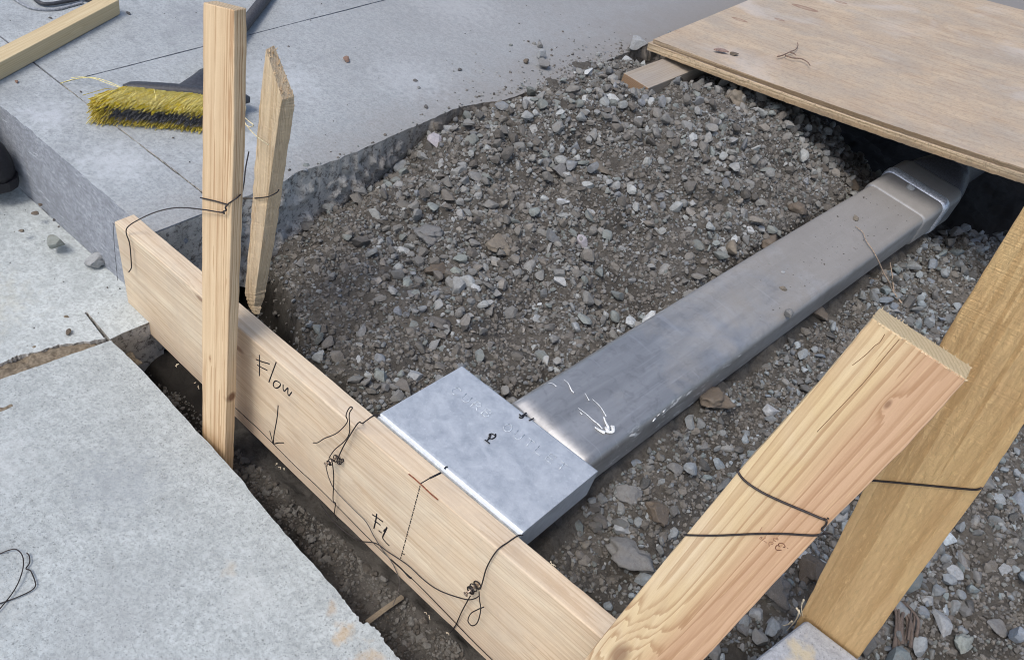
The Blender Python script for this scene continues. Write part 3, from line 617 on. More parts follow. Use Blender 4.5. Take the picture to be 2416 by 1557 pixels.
TINT = {'pale': (.34, .355, .36), 'white': (.44, .455, .46), 'grey': (.20, .20, .195), 'dark': (.12, .115, .11), 'brown': (.14, .112, .085), 'tan': (.21, .18, .14), 'green': (.27, .295, .27), 'rust': (.24, .15, .11), 'mauve': (.36, .34, .36)}
ROCKS = [
 (1731, 244, 62, 'tan', 1, 'rounded tan clod of earth on the crest of the gravel heap under the plywood'),
 (1408, 402, 64, 'tan', 1, 'large dusty tan clod in the upper middle of the gravel heap'),
 (1322, 408, 46, 'grey', 1, 'long upright dusty lump left of the large tan clod on the heap'),
 (1288, 388, 36, 'grey', 0, 'grey angular stone just left of the long upright lump on the heap'),
 (1249, 243, 40, 'pale', 0, 'pale greenish stone near the top of the heap close to the pavement edge'),
 (1050, 311, 48, 'pale', 0, 'pale pointed stone against the pavement edge at the left of the heap'),
 (1026, 341, 46, 'mauve', 0, 'pale stone with a mauve cast below the pointed stone at the pavement edge'),
 (1124, 419, 36, 'grey', 0, 'grey block-shaped stone on the left flank of the gravel heap'),
 (1328, 481, 40, 'white', 0, 'whitish rounded stone in the centre of the gravel heap'),
 (1394, 503, 32, 'white', 0, 'whitish stone just right of the whitish rounded stone in the heap'),
 (1489, 138, 50, 'pale', 0, 'pale craggy stone on the pavement edge beside the plank under the plywood'),
 (1283, 162, 46, 'grey', 0, 'large grey stone spilt on the pavement above the gravel heap'),
 (1240, 150, 20, 'brown', 0, 'small brown stone spilt on the pavement left of the large grey stone'),
 (1273, 138, 32, 'pale', 0, 'pale flat stone spilt on the pavement behind the large grey stone'),
 (1273, 112, 22, 'grey', 0, 'small grey stone lying alone farthest back among the spilt stones'),
 (1011, 554, 66, 'grey', 1, 'big rounded grey clod at the lower left of the gravel heap'),
 (1170, 586, 66, 'tan', 1, 'big smooth tan-grey clod in the lower middle of the heap'),
 (1087, 616, 40, 'green', 0, 'greenish grey oval stone between the two big clods of the lower heap'),
 (1322, 665, 34, 'white', 0, 'white angular stone lying alone on brown fines near the middle of the pipe'),
 (1371, 574, 40, 'mauve', 0, 'pale faceted stone with a mauve cast right of the smooth clod'),
 (1124, 681, 26, 'white', 0, 'small bluish white stone on the fines below the smooth clod'),
 (1085, 763, 22, 'white', 0, 'small oval bluish white stone in the dirt above the outlet box'),
 (1266, 757, 26, 'pale', 0, 'small pale stone in the dirt right of the oval bluish white stone'),
 (1036, 763, 50, 'dark', 1, 'dark flat slab of clay standing in the dirt behind the form board'),
 (979, 895, 52, 'pale', 0, 'pale grey pointed stone beside the left corner of the outlet box'),
 (940, 920, 34, 'pale', 0, 'pale stone chip between the form board and the outlet box'),
 (905, 915, 36, 'grey', 0, 'grey squat stone next to the form board just left of the outlet box'),
 (1077, 645, 30, 'green', 0, 'pale greenish stone below the greenish oval stone'),
 (1030, 648, 56, 'brown', 1, 'dark brown crumbling clod below the big rounded grey clod'),
 (962, 672, 36, 'green', 0, 'pale green flat stone below left of the dark brown clod'),
 (974, 696, 36, 'grey', 0, 'grey triangular stone just under the pale green flat stone'),
 (890, 670, 34, 'grey', 0, 'brownish grey stone in the left part of the heap above the form board'),
 (845, 850, 26, 'pale', 0, 'bluish stone half buried in soil behind the word on the form board'),
 (1678, 945, 92, 'brown', 1, 'large brown clod of earth below the white spattered side of the pipe'),
 (1924, 742, 52, 'brown', 1, 'brown clod tucked under the right side of the pipe'),
 (1813, 973, 46, 'white', 0, 'flat cream stone chip left of the reddish stake top'),
 (2102, 730, 40, 'pale', 0, 'pale grey stone right of the top of the reddish stake'),
 (1822, 802, 32, 'grey', 0, 'grey stone beside the right side of the pipe near the reddish stake'),
 (1812, 572, 54, 'brown', 1, 'brown stone against the left side of the pipe'),
 (1719, 595, 46, 'tan', 1, 'dusty tan clod left of the brown stone by the pipe'),
 (1771, 549, 30, 'white', 0, 'whitish stone above the tan clod by the pipe'),
 (1795, 545, 30, 'pale', 0, 'pale squarish stone touching the whitish stone by the pipe'),
 (1883, 497, 44, 'brown', 1, 'dark brown clod higher up against the left side of the pipe'),
 (2010, 440, 42, 'brown', 1, 'brown stone by the left corner of the pipe coupling'),
 (1490, 1323, 112, 'grey', 1, 'largest grey clod lying below the outlet box beside the reddish stake'),
 (1466, 1247, 66, 'pale', 0, 'pale stone just above the largest grey clod'),
 (1483, 1170, 60, 'grey', 1, 'rounded grey stone right of the lower corner of the outlet box'),
 (1542, 1208, 70, 'brown', 1, 'brown lump to the right of the pale stone above the largest clod'),
 (1417, 1233, 50, 'dark', 0, 'dark stone left of the pale stone near the outlet box'),
 (1396, 1198, 44, 'dark', 0, 'small dark stone beneath the side of the outlet box'),
 (1590, 1110, 40, 'grey', 0, 'grey stone between the pipe end and the reddish stake'),
 (1660, 1055, 38, 'grey', 0, 'grey stone midway along the left edge of the reddish stake'),
 (1884, 1309, 46, 'white', 0, 'white stone showing between the two right stakes lower down'),
 (1980, 1217, 46, 'pale', 0, 'pale stone beside the wire knot between the two right stakes'),
 (1906, 1344, 92, 'brown', 1, 'broad brown cake of clay between the two right stakes'),
 (1820, 1390, 92, 'dark', 1, 'dark cracked clod under the brown cake of clay'),
 (1823, 1480, 56, 'pale', 0, 'pale craggy stone left of the concrete kerb end'),
 (1753, 1490, 46, 'grey', 0, 'grey stone right of the foot of the reddish stake'),
 (1781, 1447, 42, 'pale', 0, 'mottled pale stone above the grey stone by the reddish stake foot'),
 (2266, 1323, 48, 'grey', 0, 'grey stone right of the rough golden stake'),
 (2367, 1348, 44, 'pale', 0, 'pale stone at the right edge of the gravel'),
 (2189, 1421, 42, 'pale', 0, 'pale upright stone beside the piece of old root'),
 (2217, 1473, 68, 'pale', 0, 'long pale stone right of the piece of old root'),
 (2276, 1442, 52, 'grey', 0, 'flat grey stone above right of the long pale stone'),
 (2304, 1362, 44, 'grey', 0, 'grey oval stone in the coarse gravel near the right edge'),
 (2245, 1355, 50, 'pale', 0, 'long pale grey stone beside the golden stake in the coarse gravel'),
 (2350, 1480, 50, 'grey', 0, 'grey flat stone in the lower right corner of the gravel'),
 (2270, 1525, 60, 'green', 1, 'dusty green-grey clod at the bottom edge right of the kerb end'),
 (2256, 555, 44, 'pale', 0, 'pale round stone in the shade below the plywood right of the pipe'),
 (817, 145, 25, 'rust', 0, 'reddish brown stone alone on the open pavement'),
 (1006, 255, 14, 'dark', 0, 'small dark pebble on the pavement left of the heap'),
 (1085, 167, 13, 'dark', 0, 'small dark pebble on the pavement above the dark pebble left of the heap'),
 (980, 192, 12, 'dark', 0, 'tiny dark pebble on the pavement between the reddish stone and the heap'),
 (39, 195, 14, 'rust', 0, 'small reddish pebble on the kerb top at the far left'),
 (304, 35, 12, 'dark', 0, 'small dark pebble just right of the lying timber'),
 (119, 44, 11, 'dark', 0, 'small dark pebble behind the lying timber'),
 (135, 584, 52, 'green', 0, 'flat greenish grey stone in the gutter beside the kerb'),
 (225, 625, 52, 'pale', 1, 'chalky white stone in the gutter nearest the form board end'),
 (162, 787, 20, 'brown', 0, 'small brown pebble in the gutter above the dirt filled crack'),
 (84, 505, 18, 'brown', 0, 'small brown pebble in the gutter below the black boot'),
 (128, 522, 11, 'dark', 0, 'tiny dark pebble at the foot of the kerb'),
 (51, 547, 15, 'tan', 0, 'small tan pebble in the gutter left of the greenish stone'),
 (96, 487, 14, 'brown', 0, 'small brown pebble highest up in the gutter near the boot'),
 (2146, 452, 27, 'pale', 0, 'pale jagged stone on top of the pipe coupling'),
 (2187, 444, 24, 'tan', 0, 'tan pebble on the bright rim of the pipe coupling'),
 (2016, 519, 17, 'tan', 0, 'round tan pebble on the pipe at the thin root'),
 (1846, 684, 21, 'tan', 0, 'tan pebble on the middle of the pipe'),
 (1847, 645, 12, 'white', 0, 'tiny whitish pebble on the pipe above the tan pebble')]
def rock(px, py, size, kind, lumpy, label, seed, on=None, cat=None):
    rg_ = np.random.default_rng(900+seed); p = on if on is not None else ghit(px, py)
    depth = (Vector(p)-Vector((0, 0, H))).dot(Vector(B[:, 2])); R_ = size*depth/F_PX*.56
    sub = 4 if size > 55 else (3 if size > 24 else 2)
    v, f = rock_shape(rg_, sub, 6 if lumpy else 12, .62, .5 if lumpy else .22)
    an = rg_.uniform(0, 6.28); ca, sa = math.cos(an), math.sin(an)
    v = v@np.array([[ca, sa, 0], [-sa, ca, 0], [0, 0, 1]])
    if sub >= 3:
        amp = .09 if lumpy else .03
        v = v*(1+np.array([amp*noise.noise(Vector(q)*5+Vector((seed, 0, 0)))+amp*.6*noise.noise(Vector(q)*12) for q in v]))[:, None]
    v = v*R_*np.array([1, 1, .95]); flatg = abs(p[2]) < .001 or (p[0] < -1.1 and p[2] < -.1) or abs(p[2]+.005) < .001 or on is not None
    v[:, 2] += -v[:, 2].min()*(.93 if flatg else .45)
    nm = 'pebble' if size < 24 else ('clod' if lumpy else 'stone')
    o = mesh_obj(nm, [Vector(p)+Vector(q) for q in v], [tuple(int(i) for i in t) for t in f], ROCK, M=Matrix.Translation(p), smooth=bool(lumpy))
    t = np.array(TINT[kind])*rg_.uniform(.9, 1.1)
    at = o.data.attributes.new('tint', 'FLOAT_COLOR', 'POINT'); at.data.foreach_set('color', np.tile(np.append(t, 1), len(v)))
    return tag(o, label, cat or nm, {'pebble': 'scattered pebbles', 'clod': 'clods of earth', 'stone': 'larger stones'}[nm])
for i, a_ in enumerate(ROCKS): rock(*a_, i)

# ------------------------------------------------------------------ TIMBER
def loft_board(name, rings, mat, parent=None, M=None, bev=.0015, jit=.0004, nsub=14, seed=0, caps=(None, None)):
    """rings: list of 4-corner loops (world) along the length; subdivided and very slightly uneven"""
    V, Fc = [], []; full = []
    for i in range(len(rings)-1):
        for k in range(nsub):
            t = k/nsub; full.append([Vector(rings[i][c])*(1-t)+Vector(rings[i+1][c])*t for c in range(4)])
    full.append([Vector(c) for c in rings[-1]])
    for i, rg4 in enumerate(full):
        ctr = sum(rg4, Vector())/4
        for c, p in enumerate(rg4):
            d = (p-ctr).normalized()*noise.noise(Vector((i*.45, c*7.3, seed)))*jit*2.5
            V.append(p+d)
    n = len(full)
    for i in range(n-1):
        for c in range(4):
            c2 = (c+1) % 4; Fc.append((i*4+c, i*4+c2, (i+1)*4+c2, (i+1)*4+c))
    Fc.append((3, 2, 1, 0)); b = (n-1)*4; Fc.append((b, b+1, b+2, b+3))
    o = mesh_obj(name, V, Fc, mat, parent, M=M)
    bm = bmesh.new(); bm.from_mesh(o.data); bmesh.ops.recalc_face_normals(bm, faces=bm.faces); bm.to_mesh(o.data); bm.free()
    if len(mat) > 1 if isinstance(mat, (list, tuple)) else False:
        o.data.polygons[-1].material_index = 1; o.data.polygons[-2].material_index = 1
    bevel(o, bev, 2, 50); return o
def endgrain(name, col, dark):
    g = NB(name); o = g.tc.outputs['Object']; s = g.sep(o)
    rr = g.math('SQRT', g.math('ADD', g.math('POWER', g.math('ADD', s[1], .05), 2), g.math('POWER', g.math('SUBTRACT', s[2], .06), 2)))
    fr = g.math('FRACT', g.math('MULTIPLY', g.math('ADD', rr, g.math('MULTIPLY', g.noise(o, 60, 3), .003)), 240))
    n2 = g.noise(o, 500, 4, .8)
    c = g.mix(g.math('MULTIPLY', g.ramp(fr, [(.5, 0), (.9, 1)]), .5), col, dark)
    c = g.mix(g.math('MULTIPLY', g.ramp(n2, [(.3, 1), (.55, 0)]), .5), c, dark)
    return g.done(c, .85, g.bump(n2, .9, .0025), 0, .2)
W_PALE = ((.78, .67, .50), (.40, .26, .14), (.70, .55, .39))
END_PALE = endgrain('pale_end_grain', (.62, .49, .33), (.40, .28, .17))
# --- long form board
LX0, LX1 = -1.146, 1.15
def yb(x):
    x = min(x, -.1)
    return .676+(x+1.146)/(.94)*(-.035)
def bring(x): zt = 0.004-(x+1.146)*.006; return [(x, .664, zt), (x, .7035, zt), (x, yb(x)+.0385, -.235), (x, yb(x), -.235)]
Mb = frame((LX0, .664, 0), (1, 0, 0), (0, -1, 0))   # local X along the board, local Y across its face
def to_board(px, py, off=0.0):
    # front face of the board: follows its slight twist
    p = PY(px, py, .66)
    for _ in range(4):
        t = min(max(-p.z/.235, -.1), 1.2); y = .664*(1-t)+yb(p.x)*t
        p = PY(px, py, y-off)
    return p
k1_ = to_board(562, 822); k2_ = to_board(472, 705)
kl = [Mb.inverted() @ v for v in (k1_, k2_)]
BOARD_M = wood('pale_fir', W_PALE, axis=(-.10, .05), drift=.012, freq=150, knots=[(kl[0].x, kl[0].y, kl[0].z, .016), (kl[1].x, kl[1].y, kl[1].z, .014)], blot=.9, contrast=.5, dirt=.22,
               band=[(1, -.165, -.215, (.66, .53, .39), .6), (1, .02, -.03, (.68, .56, .41), .0)])
fb = empty('form_board', (LX0, .664, -.235)); tag(fb, 'long pale form board on edge with black handwriting on its face', 'form board')
loft_board('plank', [bring(LX0), bring(-.8), bring(-.4), bring(0), bring(.4), bring(.8), bring(LX1)], [BOARD_M, END_PALE], fb, M=Mb, bev=.002, jit=.0005, nsub=22, seed=2)
INK = plain('black_marker_ink', (.012, .012, .016), .55); PENCIL = plain('brown_crayon', (.25, .09, .05), .8)
def v4(x, y): return (x/2.961, y/2.961+500)
def v7(x, y): return (x/2.8675, y/2.8675+1020)
def v8(x, y): return (x/2.8675+800, y/2.8675+1020)
def z3(x, y): return (x/3.348+860, y/3.348+840)
def z4(x, y): return (x/2.6545+720, y/2.6545+940)
def onb(pts, f_, off=.0002): return [to_board(*f_(*p), off) for p in pts]
NB_ = Vector((0, -1, 0))
w1 = [onb([(1812, 998), (1813, 1070), (1812, 1145)], v4), onb([(1788, 1030), (1830, 1046), (1885, 1062)], v4), onb([(1797, 1068), (1830, 1088), (1868, 1106)], v4),
      onb([(1930, 1048), (1905, 1115), (1878, 1190)], v4), onb([(1945, 1187), (1925, 1180), (1910, 1197), (1914, 1222), (1933, 1230), (1955, 1216), (1958, 1198), (1945, 1187)], v4),
      onb([(1978, 1205), (1978, 1235), (1985, 1252), (2003, 1235), (2012, 1230), (2010, 1262), (2018, 1283), (2038, 1258)], v4)]
w2 = [onb([(1943, 1350), (1935, 1440)], v4)+onb([(1853, 20), (1850, 75)], v7), onb([(1825, -10), (1838, 40), (1850, 75), (1885, 70), (1920, 70)], v7)]
w3 = [onb([(255, 550), (247, 600), (235, 650)], v8), onb([(225, 555), (262, 578), (298, 605)], v8), onb([(240, 598), (262, 612), (280, 627)], v8), onb([(268, 662), (288, 678)], v8),
      onb([(325, 640), (312, 670), (295, 710), (315, 740), (340, 765)], v8), onb([(318, 650), (300, 668)], v8)]
tubes_obj('flow_word', w1, .0013, INK, fb, 6, True, (NB_, .25))
tubes_obj('flow_arrow', w2, .0012, INK, fb, 6, True, (NB_, .25))
tubes_obj('flow_line_mark', w3, .0015, INK, fb, 6, True, (NB_, .25))
dash = []
a0, a1 = Vector(v8(548, 362)), Vector(v8(415, 857)); nd = 34
for i in range(nd):
    t0 = i/nd; t1 = (i+.62+.2*math.sin(i*2.1))/nd
    p, q = a0.lerp(a1, t0), a0.lerp(a1, min(1, t1)); dash.append([to_board(p.x, p.y, .0002), to_board(q.x, q.y, .0002)])
dash.append(onb([(430, 818), (445, 826)], v8))
tubes_obj('dashed_centre_line', dash, .0011, INK, fb, 6, False, (NB_, .25))
low = [v4(1645, 1368), v4(1750, 1465), v4(1830, 1540), v7(2000, 230), v7(2130, 350), v7(2294, 512), v8(180, 695), v8(340, 850), v8(400, 905), v8(490, 985), v8(640, 1135), v8(780, 1280), v8(905, 1410), v8(1040, 1540), v8(1200, 1690)]
tubes_obj('grade_line', [[to_board(*p, .0002) for p in low]], .00125, INK, fb, 6, True, (NB_, .25))
tubes_obj('grade_line_blob', [[to_board(*p, .0002) for p in (v8(350, 858), v8(420, 920), v8(470, 975), v8(492, 985))]], .0021, INK, fb, 6, True, (NB_, .25))
UP = Vector((0, 0, 1))
def ontop(px, py): 
    p = PZ(px, py, 0.0)
    for _ in range(3): p = PZ(px, py, .0042-(p.x+1.146)*.006)
    return p
tubes_obj('centre_tick', [[ontop(*v8(552, 345)), ontop(*v8(620, 305))]], .0009, INK, fb, 6, False, (UP, .25))
tubes_obj('centre_tick', [[ontop(*v8(612, 310)), ontop(*v8(690, 272))]], .0017, INK, fb, 6, False, (UP, .25))
tubes_obj('crayon_line', [[ontop(*v8(470, 280)), ontop(*v8(510, 312)), ontop(*v8(552, 350)), ontop(*v8(610, 405)), ontop(*v8(668, 455))]], .0013, PENCIL, fb, 6, True, (UP, .3))
tubes_obj('end_pencil_line', [[PY(*v4(790, 85), .6635), PY(*v4(800, 250), .665), PY(*v4(822, 480), .668)], [PY(*v4(785, 78), .6635), PY(*v4(803, 92), .6635)]], .0007, INK, fb, 6, True, (NB_, .3))
SPL = plain('splinter_wood', (.72, .62, .45), .8)

# --- stakes
def lean_stake(name, label, p0, n, L, Rr, th, mat, extra=None, group=None, nsub=16, bev=.0015, seed=0, jit=.0006):
    """front face on plane (p0,n); L and Rr are pixel polylines of its left and right edges, top to bottom"""
    n = Vector(n).normalized(); e_ = None; rings = []
    for l, r_ in zip(L, Rr):
        a_, b_ = PP(*l, p0, n), PP(*r_, p0, n); rings.append([a_, b_, b_+n*th, a_+n*th])
    ax = ((rings[-1][0]+rings[-1][1])-(rings[0][0]+rings[0][1])).normalized()
    M = frame(rings[0][0], ax, -n)
    e_ = empty(name, (rings[-1][0]+rings[-1][1])/2)
    tag(e_, label, 'stake', 'stakes holding the form board')
    m = mat(M) if callable(mat) else mat
    loft_board('post', rings, m, e_, M=M, nsub=nsub, bev=bev, seed=seed, jit=jit)
    return e_, rings, M
d_ = lambda a_, b_: (a_*1.0109, b_*1.0109)
LSP = ((0, .612, 0), (0, 1, -.078))
def m_left(M):
    kk = M.inverted() @ PP(*v4(1468, 1025), (0, .612, 0), (0, 1, -.078)); st = M.inverted() @ (PP(*v4(1568, 1305), *LSP)+Vector((0, .012, 0)))
    return [wood('stake_pine', ((.75, .58, .37), (.38, .21, .10), (.68, .50, .31)), axis=(.03, .10), drift=.004, freq=235, knots=[(kk.x, kk.y, kk.z, .004)], contrast=1.0, blot=.3, stain=[(st.x, st.y, st.z, .013, (.13, .05, .025))]), END_PALE]
ls, lr, lM = lean_stake('wooden_stake', 'tall clean pine stake on the street side of the form board', (0, .612, 0), (0, 1, -.078),
                        [d_(474, 6), d_(471, 500), d_(471, 690), d_(472, 1040), d_(472, 1130)], [d_(546, 24), d_(545, 330), d_(534, 690), d_(526, 1000), d_(523, 1130)], .020, m_left, nsub=18, seed=5)
W_SPLIT = ((.78, .63, .42), (.42, .27, .14), (.64, .52, .37))
BSP = ((0, .770, 0), (0, 1, -.06))
m_split = [wood('split_stake_wood', W_SPLIT, axis=(.02, .08), drift=.01, freq=300, contrast=.8, blot=.7, rough_fuzz=1.0), endgrain('split_top', (.78, .62, .42), (.48, .33, .2))]
nB = Vector((0, 1, -.06)).normalized()
def spl(px, py, off=0.0): return PP(px, py, Vector(BSP[0])+nB*off, nB)
rings = []
TOPD = [(627, 117), (665, 236)]
A0, D0 = spl(627, 117), spl(666, 236); B0 = spl(647, 107, .022); C0 = spl(695, 228, .027)
Lp = [(612, 250), (597, 445), (590, 550), (577, 690), (586, 722), (597, 740)]; Rp = [(660, 262), (634, 450), (622, 545), (603, 690), (600, 725), (603, 742)]
rings.append([A0, D0, C0, B0])
for (l, r_), th in zip(zip(Lp, Rp), (.025, .025, .025, .021, .014, .006)):
    a_, b_ = spl(*l), spl(*r_); rings.append([a_, b_, b_+nB*th+Vector((.004, 0, 0)), a_+nB*th])
e_ = empty('wooden_stake', rings[-1][0]); tag(e_, 'short weathered stake with a split slanting top behind the tall pine stake', 'stake', 'stakes holding the form board')
loft_board('post', rings, m_split, e_, M=frame(rings[0][0], (rings[-1][0]-rings[0][0]), -nB), nsub=16, bev=.001, jit=.0007, seed=8)
# splinters on the split top
V, Fc = [], []; rs = random.Random(4)
for i in range(70):
    t, s_ = rs.random(), rs.random(); p = (A0*(1-t)+D0*t)*(1-s_)+(B0*(1-t)+C0*t)*s_+Vector((0, 0, -.002))
    q = p+Vector((rs.uniform(-.004, .004), rs.uniform(-.003, .002), rs.uniform(.002, .008))); tube(V, Fc, [p, q], rs.uniform(.0006, .0016), 4, False, taper=(1, .2))
mesh_obj('splinters', V, Fc, plain('split_fibre', (.62, .47, .30), .85), e_)
# right stakes
RSP = ((0, .575, 0), (0, 1, -.135))
def m_right(M):
    kk = M.inverted() @ PP(1462, 1545, *RSP); k2 = M.inverted() @ PP(*(1450/2.93+1600, 1330/2.93+500), *RSP)
    sgn = 1 if (M.inverted() @ PP(2270, 900, *RSP)).y > (M.inverted() @ PP(2060, 760, *RSP)).y else -1
    return [wood('redwood_two_tone', ((.70, .54, .31), (.36, .20, .10), (.76, .63, .45)), axis=(-.05*sgn, .12), drift=.012*sgn, freq=150, knots=[(kk.x, kk.y, kk.z, .028), (k2.x, k2.y, k2.z, .006)],
                 contrast=.9, blot=.6, band=[(1, .034*sgn, .056*sgn, (.58, .36, .25), .85), (1, .022*sgn, .040*sgn, (.60, .40, .22), .35)]), endgrain('rough_end_grain', (.66, .55, .36), (.42, .32, .18))]
rs_, rr_, rM = lean_stake('wooden_stake', 'thick two-tone stake, yellow on its left and reddish on its right, in the right foreground', *RSP,
                          [d_(2036, 742), d_(1900, 905), d_(1722, 1102), d_(1437, 1447), d_(1330, 1580), d_(1260, 1670), d_(1130, 1835)], [d_(2256, 886), d_(2118, 1040), d_(1930, 1228), d_(1660, 1520), d_(1600, 1585), d_(1520, 1670), d_(1280, 1965)], .028, m_right, nsub=16, seed=9, jit=.0003)
GSP = ((0, .92, 0), (0, 1, .267))
def m_gold(M): return [wood('rough_sawn_golden', ((.82, .57, .28), (.50, .28, .11), (.76, .50, .25)), axis=(.03, .09), drift=.02, freq=75, contrast=.8, blot=.9, rough_fuzz=1.0), END_PALE]
gs_, gr_, gM = lean_stake('wooden_stake', 'rough sawn golden brown stake at the right edge behind the two-tone stake', *GSP,
                          [d_(2440, 400), d_(2200, 790), d_(2022, 1130), d_(1870, 1430), d_(1836, 1500)], [d_(2668, 560), d_(2447, 900), d_(2292, 1142), d_(2010, 1525), d_(1930, 1635)], .038, m_gold, nsub=18, seed=12, jit=.0005)
# ragged fibres on the cut top of the two-tone stake
V, Fc = [], []; rs = random.Random(14); ra, rb = rr_[0][0], rr_[0][1]; rc = rr_[0][3]-rr_[0][0]
for i in range(120):
    t = rs.random(); s_ = rs.choice((0, 0, rs.random(), 1)); p = ra.lerp(rb, t)+rc*s_+Vector((0, 0, -.0015)); q = p+Vector((rs.uniform(-.002, .002), rs.uniform(-.002, .002), rs.uniform(.0005, .0028)))
    tube(V, Fc, [p, q], rs.uniform(.0003, .0008), 4, False, taper=(1, .2))
mesh_obj('saw_fibres', V, Fc, plain('saw_fibre', (.70, .56, .36), .85), rs_)
# ink grade stamp on the two-tone stake: only a 3, a dot and faint letters can be read
STAMP = plain('faded_stamp_ink', (.20, .10, .06), .8)
def z5(x, y): return (x/11.0+1740, y/11.0+1180)
nR = -Vector(RSP[1]).normalized()
def onr(pts, f_=z5, off=.0002): return [PP(*f_(*p), Vector(RSP[0])+nR*off, RSP[1]) for p in pts]
st = [onr([(1185, 1215), (1225, 1215), (1228, 1170), (1180, 1120), (1120, 1108), (1070, 1130), (1072, 1180), (1090, 1192), (1060, 1165), (1015, 1175), (985, 1220), (1000, 1270), (1060, 1298), (1140, 1285)]),
      onr([(1298, 1240), (1312, 1252)])]
tubes_obj('grade_stamp', st, .00055, STAMP, rs_, 6, True, (nR, .25))
st2 = [onr([(560, 1000), (610, 950), (640, 960), (600, 1010)]), onr([(640, 1040), (690, 1000), (735, 960)]), onr([(690, 1060), (740, 1080), (740, 1110)]), onr([(1000, 970), (1040, 985), (1050, 1020), (1010, 1010), (960, 980), (930, 1010), (960, 1050), (1000, 1060)]),
       onr([(830, 1190), (815, 1120), (860, 1075), (930, 1110), (880, 1150)]), onr([(590, 790), (610, 735), (640, 695)])]
tubes_obj('grade_stamp', st2, .00038, plain('faint_stamp_ink', (.33, .18, .11), .8), rs_, 6, True, (nR, .25))
# cracks (checks) in the two-tone stake
CRK = plain('wood_check', (.20, .11, .055), .9)
def v6(x, y): return (x/2.93+1600, y/2.93+500)
tubes_obj('drying_check', [onr([(1428, 845), (1395, 900), (1360, 925), (1300, 985), (1205, 1060)], v6), onr([(1530, 880), (1420, 1010), (1290, 1170), (1130, 1340), (960, 1520)], v6)], .0003, CRK, rs_, 6, True, (nR, .3))

# --- timber lying on the pavement at the upper left
zt = .038; a0, a1 = PZ(0, 148, zt), PZ(281, 0, zt); b0, b1 = PZ(0, 112, zt), PZ(213, 0, zt)
dr = (a1-a0).normalized(); nrm = Vector((-dr.y, dr.x, 0)); wd = abs((b0-a0).dot(nrm)); a0 = a0-dr*.5; nrm *= (1 if (b0-a1).dot(nrm) > 0 else -1)
rg_ = [[p, p+nrm*wd, p+nrm*wd-Vector((0, 0, .0365)), p-Vector((0, 0, .0365))] for p in (a0, a0+dr*.45, a1)]
Mt = frame(a0, dr, (0, 0, 1)); kk = Mt.inverted() @ PZ(169, 66, .02)
tb = empty('lying_timber', a1-Vector((0, 0, .038))); tag(tb, 'yellowish square timber lying on the pavement in the upper left corner', 'timber')
loft_board('beam', rg_, [wood('yellow_stud', ((.64, .53, .33), (.42, .29, .15), (.58, .46, .28)), axis=(.0, .05), drift=.01, freq=240, knots=[(kk.x, kk.y, kk.z, .010)], blot=.5), END_PALE], tb, M=Mt, seed=21)
# --- plank end sticking out under the plywood
pa, pb, pc_ = PZ(1472, 173, .036), PZ(1540, 196, .036), PZ(1598, 126, .036)
ax = (pc_-pa).normalized(); wv = Vector((ax.y, -ax.x, 0))*.088
rg_ = [[p, p+wv, p+wv-Vector((0, 0, .038)), p-Vector((0, 0, .038))] for p in (pa, pa+ax*.5, pa+ax*1.3)]
ub = empty('support_plank', pa); tag(ub, 'grey weathered plank end poking out from under the plywood corner', 'plank')
loft_board('beam', rg_, [wood('weathered_plank', ((.42, .36, .28), (.22, .17, .12), (.36, .33, .30)), axis=(.0, .05), freq=200, blot=.7, dirt=.3), endgrain('brown_end', (.36, .24, .15), (.2, .13, .08))], ub, M=frame(pa, ax, (0, 0, 1)), seed=22)
# --- plywood sheet
c0 = PZ(1541, 93, .075); u = Vector((.9865, -.012, .163)).normalized(); v = Vector((.0, 1, .0)); v = (v-u*v.dot(u)).normalized(); nn = u.cross(v)
PLM = frame(c0, v, nn)
def ply_mat():
    g = NB('plywood_face'); o = g.tc.outputs['Object']; s = g.sep(o)
    n1 = g.noise(g.map(o, (7, 2.2, 5)), 1, 5, .65, 1.2); n2 = g.noise(g.map(o, (80, 7, 20)), 1, 5, .75, .5); n3 = g.noise(o, 4.5, 6, .7, .4); n4 = g.noise(o, 90, 5, .8)
    c = g.mix(g.ramp(n1, [(.35, 0), (.65, 1)]), (.42, .325, .235), (.52, .415, .30))
    c = g.mix(g.math('MULTIPLY', g.ramp(n2, [(.34, 1), (.5, 0)]), .5), c, (.26, .17, .115))
    c = g.mix(g.math('MULTIPLY', g.ramp(n3, [(.42, 0), (.66, 1)]), .65), c, (.35, .315, .27))
    c = g.mix(g.math('MULTIPLY', g.ramp(n4, [(.5, 0), (.66, 1)]), .4), c, (.20, .17, .145))
    n5 = g.noise(o, 2.6, 4, .6, .8)
    c = g.mix(g.math('MULTIPLY', g.ramp(n5, [(.55, 0), (.7, 1)]), .35), c, (.55, .53, .52))
    for (px, py, rx, ry) in ((1745, 46, .012, .03), (1900, 18, .02, .05), (1840, 45, .01, .02), (1985, 5, .012, .025)):
        q = PLM.inverted() @ PP(px, py, c0, nn)
        dd = g.math('SQRT', g.math('ADD', g.math('POWER', g.math('DIVIDE', g.math('SUBTRACT', s[0], q.x), rx), 2), g.math('POWER', g.math('DIVIDE', g.math('SUBTRACT', s[1], q.y), ry), 2)))
        dd = g.math('ADD', dd, g.math('MULTIPLY', g.math('SUBTRACT', n4, .5), .8))
        c = g.mix(g.ramp(dd, [(.3, .25), (.75, .75), (.95, .6), (1.0, 0)]), c, (.24, .14, .10))
    return g.done(c, .85, g.bump(g.math('ADD', n2, n4), .5, .001), 0, .2)
